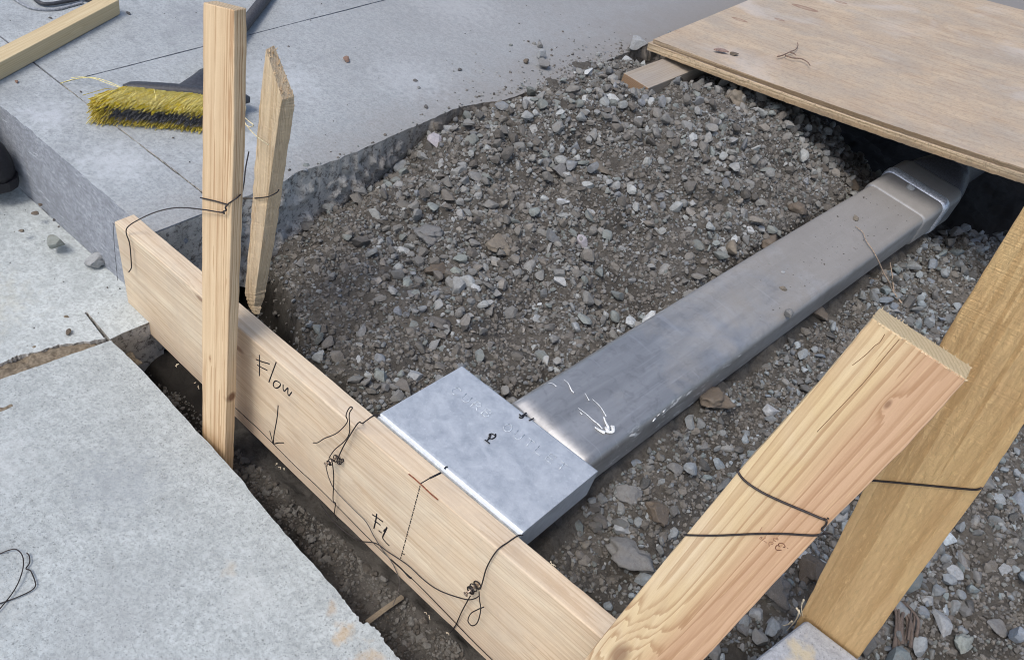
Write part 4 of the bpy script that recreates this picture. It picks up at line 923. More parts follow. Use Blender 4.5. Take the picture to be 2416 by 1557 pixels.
def ply_edge(cl, z0, th):
    g = NB('plywood_edge'); o = g.tc.outputs['Object']; s = g.sep(o)
    n1 = g.noise(g.map(o, (60, 14, 200)), 1, 4, .7); n2 = g.noise(o, 130, 5, .8); n3 = g.noise(g.map(o, (20, 5, 20)), 1, 4, .7)
    t = g.math('ADD', g.math('MULTIPLY', g.math('SUBTRACT', s[2], z0), -1/th), g.math('MULTIPLY', g.math('SUBTRACT', n1, .5), .4))
    c = g.ramp(t, [(0, cl[0]), (.18, cl[1]), (.3, cl[2]), (.62, cl[0]), (.7, cl[3]), (.85, cl[2]), (1, cl[1])])
    c = g.mix(g.math('MULTIPLY', g.ramp(n2, [(.36, 1), (.48, 0)]), .6), c, (.16, .12, .08))
    c = g.mix(g.math('MULTIPLY', g.ramp(n3, [(.5, 0), (.65, 1)]), .5), c, (.24, .2, .15))
    return g.done(c, .9, g.bump(g.math('ADD', t, g.math('MULTIPLY', n2, 2)), .9, .003), 0, .15)
def sheet(off_u, off_v, z_top, TH, label, mats, seed):
    V, Fc, Mi = [], [], []; NU, NV = 150, 24; UL, VL = 1.30, (PP(2352, 8, c0, nn)-c0).dot(v)
    def pw(a_, b_, dn):
        jag = .0028*noise.noise(Vector((a_*45, seed, 0)))+.0015*noise.noise(Vector((a_*160, seed, 0))) if b_ == 0 else 0
        return c0+u*(a_+off_u)+v*(b_+jag+off_v)-nn*(dn+z_top)-nn*(.012*math.sin(a_*2.4)*(1-b_/VL))
    for i in range(NU+1):
        for j in range(NV+1): V.append(pw(i/NU*UL, j/NV*VL, 0))
    nb_ = len(V)
    for i in range(NU+1):
        for j in range(NV+1): V.append(pw(i/NU*UL, j/NV*VL, TH+.0012*noise.noise(Vector((i*.7, j, 3+seed)))))
    ix = lambda i, j, b=0: b+i*(NV+1)+j
    for i in range(NU):
        for j in range(NV): Fc.append((ix(i, j), ix(i+1, j), ix(i+1, j+1), ix(i, j+1))); Mi.append(0); Fc.append((ix(i, j, nb_), ix(i, j+1, nb_), ix(i+1, j+1, nb_), ix(i+1, j, nb_))); Mi.append(0)
    for i in range(NU): Fc.append((ix(i, 0), ix(i, 0, nb_), ix(i+1, 0, nb_), ix(i+1, 0))); Mi.append(1); Fc.append((ix(i, NV), ix(i+1, NV), ix(i+1, NV, nb_), ix(i, NV, nb_))); Mi.append(1)
    for j in range(NV): Fc.append((ix(0, j), ix(0, j+1), ix(0, j+1, nb_), ix(0, j, nb_))); Mi.append(1); Fc.append((ix(NU, j), ix(NU, j, nb_), ix(NU, j+1, nb_), ix(NU, j+1))); Mi.append(1)
    pl = mesh_obj('plywood_sheet', V, Fc, mats, M=PLM)
    for p, m in zip(pl.data.polygons, Mi): p.material_index = m
    bevel(pl, .0012, 1, 50); return tag(pl, label, 'plywood', 'stacked plywood sheets')
PF = ply_mat()
sheet(0, 0, 0, .0115, 'large worn plywood sheet with knots, on top of the stack covering the dig', [PF, ply_edge(((.46, .36, .25), (.22, .16, .10), (.42, .32, .21), (.28, .20, .13)), 0, .0115)], 1)
sheet(-.012, -.004, .0123, .023, 'lower plywood sheet showing only its lighter edge under the worn top sheet', [PF, ply_edge(((.62, .49, .33), (.40, .29, .18), (.64, .50, .33), (.34, .25, .15)), -.0123, .023)], 2)
def ply_hit(px, py, off=0.0): return PP(px, py, c0+nn*off, nn)
rock(1730, 130, 24, 'brown', 0, 'brown pebble on the plywood near its left corner', 200, on=ply_hit(1730, 130, -.004))
TW = plain('dry_twig', (.20, .14, .11), .9); ROOT = plain('dry_root', (.36, .28, .21), .9)
def v3(x, y): return (x/2.93+1600, y/2.93)
V, Fc = [], []
for p in ([(685, 392), (720, 385), (775, 360), (810, 345), (828, 318), (825, 298)], [(740, 385), (790, 402), (850, 408), (895, 432), (912, 455)], [(775, 362), (800, 372), (815, 385)]):
    tube(V, Fc, [ply_hit(*v3(*q), .003) for q in p], .0022, 6, True, taper=(1, .55))
tag(mesh_obj('twig', V, Fc, TW, smooth=True), 'forked brown twig lying on the plywood sheet', 'twig')
V, Fc = [], []
lp = [ply_hit(*v3(*q), .002) for q in ((245, 348), (280, 342), (320, 350), (348, 366), (310, 362), (270, 356))]
b = len(V); V += lp; V += [p+nn*.004 for p in lp]; n_ = len(lp)
Fc.append(tuple(range(n_))[::-1]); Fc.append(tuple(range(n_, 2*n_)))
for i in range(n_): Fc.append((i, (i+1) % n_, n_+(i+1) % n_, n_+i))
tag(mesh_obj('dead_leaf', V, Fc, plain('dead_leaf', (.27, .19, .16), .9)), 'curled brown dead leaf on the plywood beside the pebble', 'leaf')

# ------------------------------------------------------------------ OUTLET BOX AND PIPE
def galv():
    g = NB('galvanised_plate'); o = g.tc.outputs['Object']; s = g.sep(o)
    n1 = g.noise(o, 32, 6, .7, .5); n2 = g.noise(o, 170, 5, .8, .2); n3 = g.noise(o, 600, 3, .7); v1 = g.vor(o, 110, out='Color')
    c = g.mix(g.ramp(n1, [(.34, 0), (.66, 1)]), (.41, .445, .48), (.56, .595, .63))
    c = g.mix(g.math('MULTIPLY', g.sep(v1)[0], .22), c, (.66, .69, .73))
    c = g.mix(g.math('MULTIPLY', g.ramp(n2, [(.56, 0), (.7, 1)]), .45), c, (.76, .80, .82))
    c = g.mix(g.math('MULTIPLY', g.ramp(n2, [(.3, 1), (.42, 0)]), .45), c, (.30, .33, .38))
    # chalky abrasion along the front edge
    edge = g.math('MULTIPLY', g.ramp(g.math('ADD', s[1], g.math('MULTIPLY', g.math('SUBTRACT', n2, .5), .03)), [(0, 1), (.028, 0)]), 1)
    c = g.mix(g.math('MULTIPLY', g.math('MULTIPLY', edge, g.ramp(n2, [(.48, 0), (.58, 1)])), .55), c, (.64, .71, .74))
    r_ = g.ramp(n1, [(.3, .42), (.7, .62)])
    return g.done(c, r_, g.bump(g.math('ADD', n1, g.math('MULTIPLY', n2, .2)), .25, .0012), .45, .5)
GALV = galv()
def pipe_metal():
    g = NB('dull_aluminium'); o = g.tc.outputs['Object']; s = g.sep(o)
    n1 = g.noise(g.map(o, (3, 22, 22)), 1, 5, .6, .5); n2 = g.noise(g.map(o, (30, 200, 200)), 1, 4, .7); n3 = g.noise(o, 330, 4, .8); n4 = g.noise(o, 9, 5, .65, .5)
    c = g.mix(g.ramp(n1, [(.35, 0), (.65, 1)]), (.30, .30, .30), (.43, .43, .43))
    sc1 = g.noise(g.map(o, (60, 4, 4), rot=(0, 0, .6)), 1, 3, .7, .2)
    c = g.mix(g.math('MULTIPLY', g.ramp(sc1, [(.62, 0), (.65, 1)]), .3), c, (.5, .5, .52))
    sc2 = g.noise(g.map(o, (5, 160, 40), rot=(0, 0, -.25)), 1, 3, .7, .2)
    c = g.mix(g.math('MULTIPLY', g.ramp(sc2, [(.62, 0), (.66, 1)]), .35), c, (.5, .5, .52))
    sm_ = g.noise(o, 40, 5, .75, .6)
    c = g.mix(g.math('MULTIPLY', g.ramp(sm_, [(.35, 1), (.5, 0)]), .25), c, (.11, .11, .115))
    # settled dust, thicker towards the far end (local X = along the pipe)
    nm = g.sep(g.n('ShaderNodeNewGeometry').outputs['Normal'])
    du = g.math('ADD', g.math('MULTIPLY', g.math('SUBTRACT', s[0], .34), 1.8), g.math('MULTIPLY', g.math('SUBTRACT', n4, .5), 2.2), clamp=True)
    du = g.math('MULTIPLY', du, g.math('MULTIPLY', g.math('SUBTRACT', nm[2], .35), 2.2, clamp=True))
    du = g.math('MULTIPLY', du, g.ramp(n3, [(.2, .7), (.6, 1)]))
    c = g.mix(g.math('MULTIPLY', du, .85), c, (.225, .21, .19))
    c = g.mix(g.math('MULTIPLY', g.ramp(n3, [(.62, 0), (.72, 1)]), g.math('MULTIPLY', du, .6)), c, (.16, .145, .13))
    # splashed cement specks, long and thin, on the near end only
    spn = g.noise(g.map(o, (26, 110, 75), rot=(0, .5, .4)), 1, 3, .7, .1)
    spv = g.n('ShaderNodeTexVoronoi'); g.l(g.map(o, (34, 95, 95), rot=(0, 0, .15)), spv.inputs['Vector']); spv.inputs['Scale'].default_value = 1
    on = g.math('MULTIPLY', g.ramp(spn, [(.60, 0), (.625, 1)]), g.ramp(g.noise(o, 18, 3), [(.4, 0), (.5, 1)]))
    on = g.math('MULTIPLY', on, g.ramp(s[0], [(.0, 1), (.50, .85), (.62, 0)])); on = g.math('MULTIPLY', on, g.ramp(nm[2], [(.3, 1), (.9, .04)]))
    c = g.mix(on, c, (.78, .78, .76))
    met = g.math('MULTIPLY', g.math('SUBTRACT', 1, g.math('MAXIMUM', du, on)), .6)
    r_ = g.math('ADD', g.ramp(n1, [(.3, .38), (.7, .5)]), g.math('MULTIPLY', du, .5))
    return g.done(c, r_, g.bump(g.math('ADD', n2, n3), .12, .0006), met, .5)
PIPE_M = pipe_metal()
def rrect(w_, h_, r_, n=7):
    pts = []
    for (cx, cz, a0_) in ((w_/2-r_, -r_, 0), (-w_/2+r_, -r_, 90), (-w_/2+r_, -h_+r_, 180), (w_/2-r_, -h_+r_, 270)):
        for k in range(n): an = math.radians(a0_+90*k/(n-1)); pts.append((cx+r_*math.cos(an), cz+r_*math.sin(an)))
    return pts
def loft(name, secs, mat, parent, M=None, smooth=True, caps=True, bev=0):
    V, Fc = [], []; n = len(secs[0])
    for s_ in secs: V += [Vector(p) for p in s_]
    for i in range(len(secs)-1):
        for k in range(n): k2 = (k+1) % n; Fc.append((i*n+k, i*n+k2, (i+1)*n+k2, (i+1)*n+k))
    if caps: Fc.append(tuple(range(n))[::-1]); Fc.append(tuple((len(secs)-1)*n+k for k in range(n)))
    o = mesh_obj(name, V, Fc, mat, parent, smooth=smooth, M=M)
    bm = bmesh.new(); bm.from_mesh(o.data); bmesh.ops.recalc_face_normals(bm, faces=bm.faces); bm.to_mesh(o.data); bm.free()
    if bev: bevel(o, bev, 3, 30)
    return o
# box: follows its slight skew
F0, F1, K1, K0 = Vector((-.527, .7075, 0)), Vector((-.229, .7065, 0)), Vector((-.2125, .899, 0)), Vector((-.509, .900, 0))
bx = empty('curb_outlet_box', (F0+F1)/2-Vector((0, 0, .07))); tag(bx, 'flat galvanised steel outlet box lettered in relief, set against the back of the form board', 'drain outlet')
Mx = frame(F0, (F1-F0), (0, 0, 1))
# front edge bends down in a rounded lip
secs = []
for k in range(25):
    t = k/24; a_, b_ = F0.lerp(F1, t), K0.lerp(K1, t); dv = (b_-a_).normalized(); L = (b_-a_).length
    prof = []
    for q in range(6): an = math.radians(90*q/5); prof.append((.012-.012*math.sin(math.radians(90)-an) if False else .012*(1-math.sin(an)), -.012*(1-math.cos(math.radians(90)-math.radians(90)+an)) if False else -.012*(1-math.cos(math.radians(90)-an)) if False else 0))
    prof = [(.012*(1-math.cos(math.radians(x_))), -.012*(1-math.sin(math.radians(x_)))) for x_ in (0, 18, 36, 54, 72, 90)]
    wv_ = 0
    prof = [(0, -.070)]+prof+[(L*.3, wv_), (L*.6, wv_*1.3), (L-.005, 0), (L-.0015, -.0015), (L, -.005), (L, -.070)]
    secs.append([a_+dv*p[0]+Vector((0, 0, p[1])) for p in prof])
loft('shell', secs, GALV, bx, M=Mx, smooth=True, bev=0)
sh = [o for o in bx.children if o.name.startswith('shell')]
for o in bpy.data.objects:
    if o.name.startswith('shell'):
        for p in o.data.polygons: p.use_smooth = False
        bevel(o, .0012, 3, 40)
GLYPH = {'C': [[(1, .85), (.7, 1), (.3, 1), (0, .7), (0, .3), (.3, 0), (.7, 0), (1, .15)]], 'U': [[(0, 1), (0, .3), (.25, 0), (.75, 0), (1, .3), (1, 1)]], 'R': [[(0, 0), (0, 1), (.75, 1), (1, .78), (.75, .52), (0, .52)], [(.5, .52), (1, 0)]],
         'B': [[(0, 0), (0, 1), (.75, 1), (.95, .78), (.7, .53), (0, .53)], [(.7, .53), (1, .27), (.75, 0), (0, 0)]], 'O': [[(.3, 1), (.7, 1), (1, .7), (1, .3), (.7, 0), (.3, 0), (0, .3), (0, .7), (.3, 1)]], 'T': [[(0, 1), (1, 1)], [(.5, 1), (.5, 0)]], 'L': [[(0, 1), (0, 0), (1, 0)]], 'E': [[(1, 1), (0, 1), (0, 0), (1, 0)], [(0, .52), (.8, .52)]]}
s0, s1 = PZ(*z3(725, 275), 0.0006), PZ(*z3(1560, 868), 0.0006); du_ = (s1-s0)/10; ex = du_.normalized(); ey = Vector((-ex.y, ex.x, 0)); ZN = plain('bright_zinc', (.62, .67, .71), .5, .3)
for i, ch in enumerate('CURB OUTLET'):
    if ch == ' ': continue
    V, Fc = [], []
    for st in GLYPH[ch]:
        tube(V, Fc, [s0+du_*i+ex*(q[0]-.5)*.0125+ey*(q[1]-.5)*.017 for q in st], .0007, 6, False, (UP, .5))
    mesh_obj('raised_letter', V, Fc, ZN, bx, smooth=True)
def onx(pts): return [PZ(*z3(*p), .0012) for p in pts]
tubes_obj('centre_line_symbol', [onx([(950, 660), (972, 675), (990, 690)]), onx([(968, 665), (990, 642), (985, 620), (1005, 612), (1025, 622), (1038, 632)]), onx([(975, 640), (1005, 652), (1035, 635), (1035, 612)]), onx([(990, 640), (1000, 620)])], .0011, INK, bx, 6, True, (UP, .3))
tubes_obj('alignment_mark', [onx([(1220, 482), (1245, 486), (1262, 466), (1285, 474)]), onx([(1224, 458), (1240, 472), (1280, 447)])], .0014, INK, bx, 6, True, (UP, .3))
tubes_obj('alignment_mark', [onx([(1300, 508), (1338, 490)])], .0013, INK, bx, 6, False, (UP, .3))
tubes_obj('alignment_mark', [onx([(632, 890), (642, 876), (657, 872)])], .0012, INK, bx, 6, True, (UP, .3))
# pipe
pp = empty('drain_pipe', (-.3155, .90, -.1)); tag(pp, 'long flat metal drain pipe running from the outlet box to under the plywood', 'drain pipe')
def pxx(y): return -.3155+.1237*(y-.92)-.004*math.sin((y-.92)/1.45*math.pi)
W_, Hh, Rr_ = .176, .092, .019
def psec(y, w_=W_, h_=Hh, r_=Rr_, z=-.004, dx=0): 
    d = Vector((.1237, 1, 0)).normalized(); nx = Vector((d.y, -d.x, 0)); c = Vector((pxx(y)+dx, y, z)); return [c+nx*p[0]+Vector((0, 0, p[1])) for p in rrect(w_, h_, r_)]
Mp = frame((-.3155, .90, 0), (.1237, 1, 0), (0, 0, 1))
loft('rectangular_pipe', [psec(.897+i*(2.42-.897)/40) for i in range(41)], PIPE_M, pp, M=Mp)
DK = plain('shade_toned_metal', (.10, .105, .12), .55, .3, .4); RIM = plain('bright_rim_metal', (.62, .66, .72), .38, .5, .5)  # hood and neck metal: the plywood's shade is put into its dark colour
loft('coupling', [psec(2.30, W_+.004, Hh+.006, Rr_+.002, -.001), psec(2.305, W_+.010, Hh+.012, Rr_+.004, .003), psec(2.42, W_+.012, Hh+.014, Rr_+.004, .004), psec(2.435, W_+.020, Hh+.02, Rr_+.006, .010), psec(2.53, W_+.022, Hh+.022, Rr_+.008, .010), psec(2.56, W_+.010, Hh+.014, Rr_+.01, .004)], PIPE_M, pp, M=Mp)
loft('bright_rim', [psec(2.415, W_+.018, Hh+.02, Rr_+.005, .006), psec(2.424, W_+.0235, Hh+.023, Rr_+.006, .0118), psec(2.441, W_+.0238, Hh+.0235, Rr_+.006, .012), psec(2.446, W_+.021, Hh+.021, Rr_+.006, .0105)], RIM, pp, M=Mp)
def circ(y, rad, zc, tilt=0, n=28, dx=0): 
    d = Vector((.1237, 1, 0)).normalized(); nx = Vector((d.y, -d.x, 0)); c = Vector((pxx(y)+dx, y, zc)); up_ = (UP*math.cos(tilt)+d*math.sin(tilt)); return [c+nx*rad*math.cos(2*math.pi*k/n)+up_*rad*math.sin(2*math.pi*k/n) for k in range(n)]
loft('transition_hood', [psec(2.535, W_+.012, Hh+.016, Rr_+.01, .006), psec(2.60, W_-.0, Hh+.02, .04, .012), psec(2.66, .15, .13, .06, .028), psec(2.70, .13, .13, .062, .03)], DK, pp, M=Mp)
loft('round_neck', [circ(2.63, .064, -.028, .35), circ(2.635, .070, -.026, .35), circ(2.66, .070, -.026, .35), circ(2.665, .062, -.028, .35), circ(2.95, .060, -.04, 0)], DK, pp, M=Mp)
# cement splashes on the pipe, each a thin raised patch
CEM = plain('cement_splash', (.72, .73, .72), .85)
def onp(px, py):
    p = PZ(px, py, -.002); return p
def splash(pts, rr, tp, sq): V, Fc = [], []; tube(V, Fc, pts, rr, 6, True, (UP, sq), taper=tp); mesh_obj('cement_splash', V, Fc, CEM, pp, smooth=True)
for pth, rr in (([(1690, 410), (1750, 455), (1800, 500), (1850, 540), (1880, 575)], .0013), ([(1740, 290), (1775, 350)], .0008), ([(1800, 340), (1860, 395), (1910, 475)], .0010), ([(1575, 185), (1610, 215), (1630, 260), (1655, 290)], .0010), ([(1450, 210), (1490, 218), (1515, 240)], .0009), ([(1890, 480), (1905, 520), (1925, 560), (1920, 600)], .0026), ([(1820, 560), (1860, 585), (1900, 605)], .0034), ([(1880, 590), (1930, 600), (1965, 590), (1960, 550)], .0034), ([(1900, 560), (1930, 590)], .0045), ([(1620, 230), (1640, 280)], .0010), ([(1700, 440), (1720, 460)], .0012)):
    splash([onp(*z3(*q)) for q in pth], rr, (.5, 1.3), .3)
def sidep(x, y):      # on the rounded right shoulder of the pipe
    p = PZ(x, y, -.014); return p
for pth, rr in (([(2115, 1345), (2135, 1380), (2130, 1400)], .0052), ([(2125, 1385), (2095, 1435), (2068, 1490)], .0034), ([(2145, 1360), (2155, 1395), (2120, 1430)], .004), ([(2210, 1285), (2228, 1318)], .0012), ([(2250, 1390), (2225, 1425)], .0016), ([(2280, 1375), (2262, 1400)], .0014), ([(2350, 1310), (2325, 1345)], .0015), ([(2210, 1440), (2190, 1465)], .0016), ([(2040, 1410), (2045, 1430)], .0012)):
    splash([sidep(x/2.961+800, y/2.961+500) for x, y in pth], rr, (1.2, .4), .45)

# ------------------------------------------------------------------ WIRES AND SCREWS
def tagw(o, l, c): return tag(o, l, c, 'tie wires')
WIRE = plain('black_annealed_wire', (.045, .038, .038), .5, .5, .4); WR = .00105
SCR = plain('brassy_screw', (.42, .33, .26), .4, .7, .5)
def screw(px, py, label):
    h = to_board(px, py, .024); b_ = Vector((h.x+.004, h.y+.034, h.z+.002)); ax = (h-b_).normalized()
    e_ = empty('screw', b_); tag(e_, label, 'screw', 'screws in the form board')
    V, Fc = [], []; tube(V, Fc, [b_, h], .0018, 8, False); mesh_obj('shank', V, Fc, SCR, e_, smooth=True)
    V, Fc = [], []; a_ = ax.orthogonal().normalized(); c_ = ax.cross(a_); n = 20
    prof = [(.0018, -.003), (.0042, -.0002), (.0044, .0006), (.0038, .0009), (.0018, .0008), (.0012, -.0008), (.0002, -.0012)]
    for (r_, h_) in prof:
        for k in range(n): an = 2*math.pi*k/n; V.append(h+ax*h_+(a_*math.cos(an)+c_*math.sin(an))*r_)
    for i in range(len(prof)-1):
        for k in range(n): Fc.append((i*n+k, i*n+(k+1) % n, (i+1)*n+(k+1) % n, (i+1)*n+k))
    mesh_obj('screw_head', V, Fc, SCR, e_, smooth=True); return b_, h
sb1, sh1 = screw(*z4(130, 412), 'wire wound screw in the form board near the handwritten arrow')
sb2, sh2 = screw(*v8(858, 1092), 'screw in the right part of the form board below the corner of the outlet box')
def coil(b_, h, turns, r0, t0, t1, seed=0):
    ax = (h-b_).normalized(); a_ = ax.orthogonal().normalized(); c_ = ax.cross(a_); out = []
    for i in range(turns*12+1):
        t = i/(turns*12); an = 2*math.pi*turns*t; rr = r0*(1+.25*math.sin(5.3*t*turns+seed)); out.append(b_+(h-b_)*(t0+(t1-t0)*(.5+.5*math.sin(t*7+seed)))+(a_*math.cos(an)+c_*math.sin(an))*rr)
    return out
def bpath(pts, f_, offs):
    n = len(pts); offs = offs if isinstance(offs, (list, tuple)) else [offs]*n
    return [to_board(*f_(*p), o) for p, o in zip(pts, offs)]
V, Fc = [], []
tube(V, Fc, [ontop(*z4(462, 118))+Vector((0, .01, -.006)), ontop(*z4(432, 108))+Vector((0, 0, .001)), ontop(*z4(362, 155))+Vector((0, 0, .001)), to_board(*z4(340, 148), .002), to_board(*z4(312, 180), .004), to_board(*z4(245, 290), .012), to_board(*z4(200, 385), .014)], WR, 8)
tube(V, Fc, bpath([(150, 370), (185, 320), (245, 268), (278, 210), (276, 100), (295, 62), (285, 52), (268, 72), (256, 108), (262, 150), (200, 215), (120, 250), (80, 275), (50, 277)], z4, [.016, .016, .018, .02, .026, .03, .032, .032, .03, .026, .02, .014, .01, .008]), WR*.85, 8)
tube(V, Fc, bpath([(170, 400), (178, 470), (178, 540), (175, 635), (190, 655), (186, 690), (184, 725), (205, 762)], z4, [.016, .014, .012, .01, .01, .006, .004, .001]), WR*.85, 8)
tube(V, Fc, coil(sb1, sh1, 7, .0045, .25, .85, 1), WR*.9, 6, False); tube(V, Fc, coil(sb1+Vector((.010, .0, .002)), sh1+Vector((.012, .006, .004)), 4, .0035, .3, .7, 3), WR*.9, 6, False)
tagw(mesh_obj('tie_wire', V, Fc, WIRE, smooth=True), 'black tie wire looped over the form board and round the left screw', 'wire')
V, Fc = [], []
tube(V, Fc, bpath([(130, 425), (150, 500), (190, 575), (300, 690), (380, 770), (430, 860), (480, 940), (540, 1020), (575, 1090), (592, 1140)], z4, [.014, .012, .01, .008, .007, .006, .005, .004, .004, .006])+[PY(*z4(590, 1180), .64), PY(*z4(570, 1240), .625), PY(*z4(550, 1292), .61)], WR*.8, 8)
tagw(mesh_obj('tie_wire', V, Fc, plain('grey_wire', (.13, .115, .105), .5, .4), smooth=True), 'thin greyish wire hanging from the left screw down across the board into the trench', 'wire')
V, Fc = [], []
tube(V, Fc, [PY(*z4(98, 665), .655), PY(*z4(180, 770), .645), PY(*z4(260, 840), .645), PY(*z4(340, 890), .648)]+bpath([(440, 905), (520, 960), (640, 1040), (750, 1140), (850, 1205), (1000, 1255), (1060, 1252), (1092, 1232)], z4, [.012, .009, .007, .007, .009, .014, .016, .014]), WR*.9, 8)
tagw(mesh_obj('tie_wire', V, Fc, WIRE, smooth=True), 'long slack wire drooping along the lower board face to the right screw', 'wire')
V, Fc = [], []
tube(V, Fc, [ontop(*v8(1235, 690))+Vector((0, .006, -.008)), ontop(*v8(1208, 700))+Vector((0, 0, .001)), ontop(*v8(1140, 745))+Vector((0, 0, .001)), to_board(*v8(1068, 798), .003), to_board(*v8(1000, 910), .006), to_board(*v8(965, 1030), .012), to_board(*v8(945, 1062), .014)], WR*1.05, 8)
tube(V, Fc, bpath([(888, 1105), (830, 1210), (790, 1300), (752, 1352)], v8, [.016, .008, .003, .002]), WR, 8)
tube(V, Fc, bpath([(947, 1075), (950, 1130), (958, 1200), (935, 1285), (898, 1305), (872, 1272), (890, 1225), (930, 1200), (978, 1180)], v8, [.014, .016, .018, .02, .02, .02, .02, .022, .024]), WR*.9, 8)
tube(V, Fc, coil(sb2, sh2, 9, .0058, .2, .75, 2), WR*.95, 6, False)
tagw(mesh_obj('tie_wire', V, Fc, WIRE, smooth=True), 'black tie wire from the box corner to the right screw with a teardrop loop', 'wire')
# wire round the left stakes
nL = -Vector(LSP[1]).normalized()
def v1(x, y): return (x/2.961, y/2.961)
def onl(p, off=.0012): return PP(*v1(*p), Vector(LSP[0])+nL*off, LSP[1])
V, Fc = [], []
xr = PP(*v1(1600, 1420), *LSP).x+.0022
tube(V, Fc, [onl((1402, 1382), 0), onl((1412, 1385)), onl((1500, 1405)), onl((1585, 1428), .002), PP(*v1(1600, 1420), (xr, 0, 0), (1, 0, 0)), PP(*v1(1680, 1360), (xr+.002, 0, 0), (1, 0, 0)), PP(*v1(1703, 1290), (xr, .70, 0), (0, 1, 0)), PP(*v1(1715, 1180), (xr, .72, 0), (0, 1, 0)), PP(*v1(1738, 1062), (xr, .74, 0), (0, 1, 0))], WR, 8)
tube(V, Fc, [PP(*v1(1678, 1386), (xr, 0, 0), (1, 0, 0)), spl(*v1(1750, 1387), -.006), spl(*v1(1800, 1384), -.0045), spl(*v1(1860, 1378), -.004), spl(*v1(1890, 1368), -.001), spl(*v1(1935, 1345), .010), spl(*v1(1948, 1325), .016)], WR, 8)
tube(V, Fc, [onl((1590, 1428), .003), onl((1575, 1450), .006), onl((1580, 1470), .005), onl((1562, 1478), .007), onl((1566, 1492), .006), onl((1550, 1482), .006)], WR*1.2, 8)
tube(V, Fc, [onl((1562, 1488), .005), onl((1500, 1478), .006), onl((1410, 1464), .008), PP(*v1(1240, 1452), (0, .63, 0), (0, 1, 0)), PP(*v1(1090, 1482), (0, .65, 0), (0, 1, 0)), PP(*v4(960, 60), (0, .67, 0), (0, 1, 0)), PP(*v4(893, 106), (0, .662, 0), (0, 1, 0)), PP(*v4(882, 150), (0, .659, 0), (0, 1, 0)), PP(*v4(906, 225), (0, .659, 0), (0, 1, 0)), PP(*v4(918, 370), (0, .66, 0), (0, 1, 0)), PP(*v4(916, 395), (0, .659, 0), (0, 1, 0)), PP(*v4(900, 420), (0, .656, 0), (0, 1, 0))], WR, 8)
tagw(mesh_obj('tie_wire', V, Fc, WIRE, smooth=True), 'black tie wire binding the two left stakes and hooked over the board end', 'wire')
# wire round the right stakes
def v9(x, y): return (x/2.8676+1600, y/2.8676+1020)
def o9(p, off=.0012): return PP(*v9(*p), Vector(RSP[0])+nR*off, RSP[1])
nG = -Vector(GSP[1]).normalized()
def g9(p, off=.0013): return PP(*v9(*p), Vector(GSP[0])+nG*off, GSP[1])
V, Fc = [], []
tube(V, Fc, [o9((420, 250), -.006), o9((404, 262), 0), o9((450, 325)), o9((560, 400)), o9((700, 467)), o9((850, 530)), o9((985, 586)), o9((1012, 580), -.004), o9((1050, 550), -.02), g9((1250, 375), -.01), g9((1268, 345), -.004), g9((1290, 326)), g9((1400, 332)), g9((1600, 350)), g9((1900, 378)), g9((2010, 386)), g9((2052, 374), .0), g9((2066, 350), -.008)], WR*1.15, 8)
tube(V, Fc, [o9((40, 690), -.008), o9((58, 693), 0), o9((180, 696)), o9((300, 695)), o9((500, 686)), o9((700, 684)), o9((900, 695)), o9((960, 690), .001), o9((1005, 682), -.008), o9((1040, 690), -.02)], WR*1.1, 8)
tube(V, Fc, [o9((990, 582), .002), o9((1004, 600), .004), o9((998, 625), .003), o9((972, 652), .002), o9((985, 670), .002), o9((1000, 684), .001)], WR, 8)
tagw(mesh_obj('tie_wire', V, Fc, WIRE, smooth=True), 'black tie wire wrapped round the two right stakes in two bands', 'wire')
# loose wire on the street slab
V, Fc = [], []
tube(V, Fc, [PZ(*v7(*p), -.1985+o) for p, o in (((-60, 830), 0), ((0, 818), .001), ((60, 795), .004), ((110, 790), .006), ((150, 830), .008), ((158, 900), .008), ((130, 1000), .006), ((80, 1090), .004), ((0, 1190), .003), ((-60, 1260), .002))], WR*.85, 8)
tube(V, Fc, [PZ(*v7(*p), -.1985+o) for p, o in (((-60, 1175), 0), ((0, 1155), .001), ((100, 1120), .002), ((200, 1075), .002), ((238, 1040), .003), ((235, 1000), .003), ((210, 940), .003), ((195, 928), .004), ((176, 918), .003), ((200, 880), .003), ((198, 835), .003), ((180, 812), .004))], WR*.85, 8)
tag(mesh_obj('loose_wire', V, Fc, WIRE, smooth=True), 'loose curled black wire lying on the speckled street slab at the lower left', 'wire')

# ------------------------------------------------------------------ BROOM
bA, bB = PZ(290, 207, .030), PZ(590, 236, .030)
Ld = (bB-bA); BL = Ld.length; Ld.normalize(); Fd = Vector((Ld.y, -Ld.x, 0)).normalized()
if Fd.dot(Vector((0, -1, 0))) < 0: Fd = -Fd
br = empty('push_broom', (bA+bB)/2-Vector((0, 0, .03))); tag(br, 'push broom with yellow and dark grey bristles lying on the pavement', 'broom')
BLK = plain('black_plastic', (.045, .047, .055), .5, 0, .5)
secs = []
for k in range(21):
    t = k/20; sag = .006*(math.sin(t*math.pi)); ends = min(1, min(t, 1-t)*9+.45); c = bA+Ld*(BL*t)+Vector((0, 0, sag))
    hw, hh = .017*ends, .0125*ends
    secs.append([c+Fd*(hw*math.cos(an))*(1 if math.cos(an) < 0 else .9)+Vector((0, 0, hh*math.sin(an))) for an in [2*math.pi*q/14 for q in range(14)]])
loft('broom_head', secs, BLK, br)
sk = PZ(478, 195, .035); h0 = PZ(478, 160, .034); h1 = PZ(640, -25, .016); hd = (h1-h0).normalized()
V, Fc = [], []; sc0 = bA+Ld*(BL*.52)
hd = (PZ(602, 27, .018)-sc0).normalized()
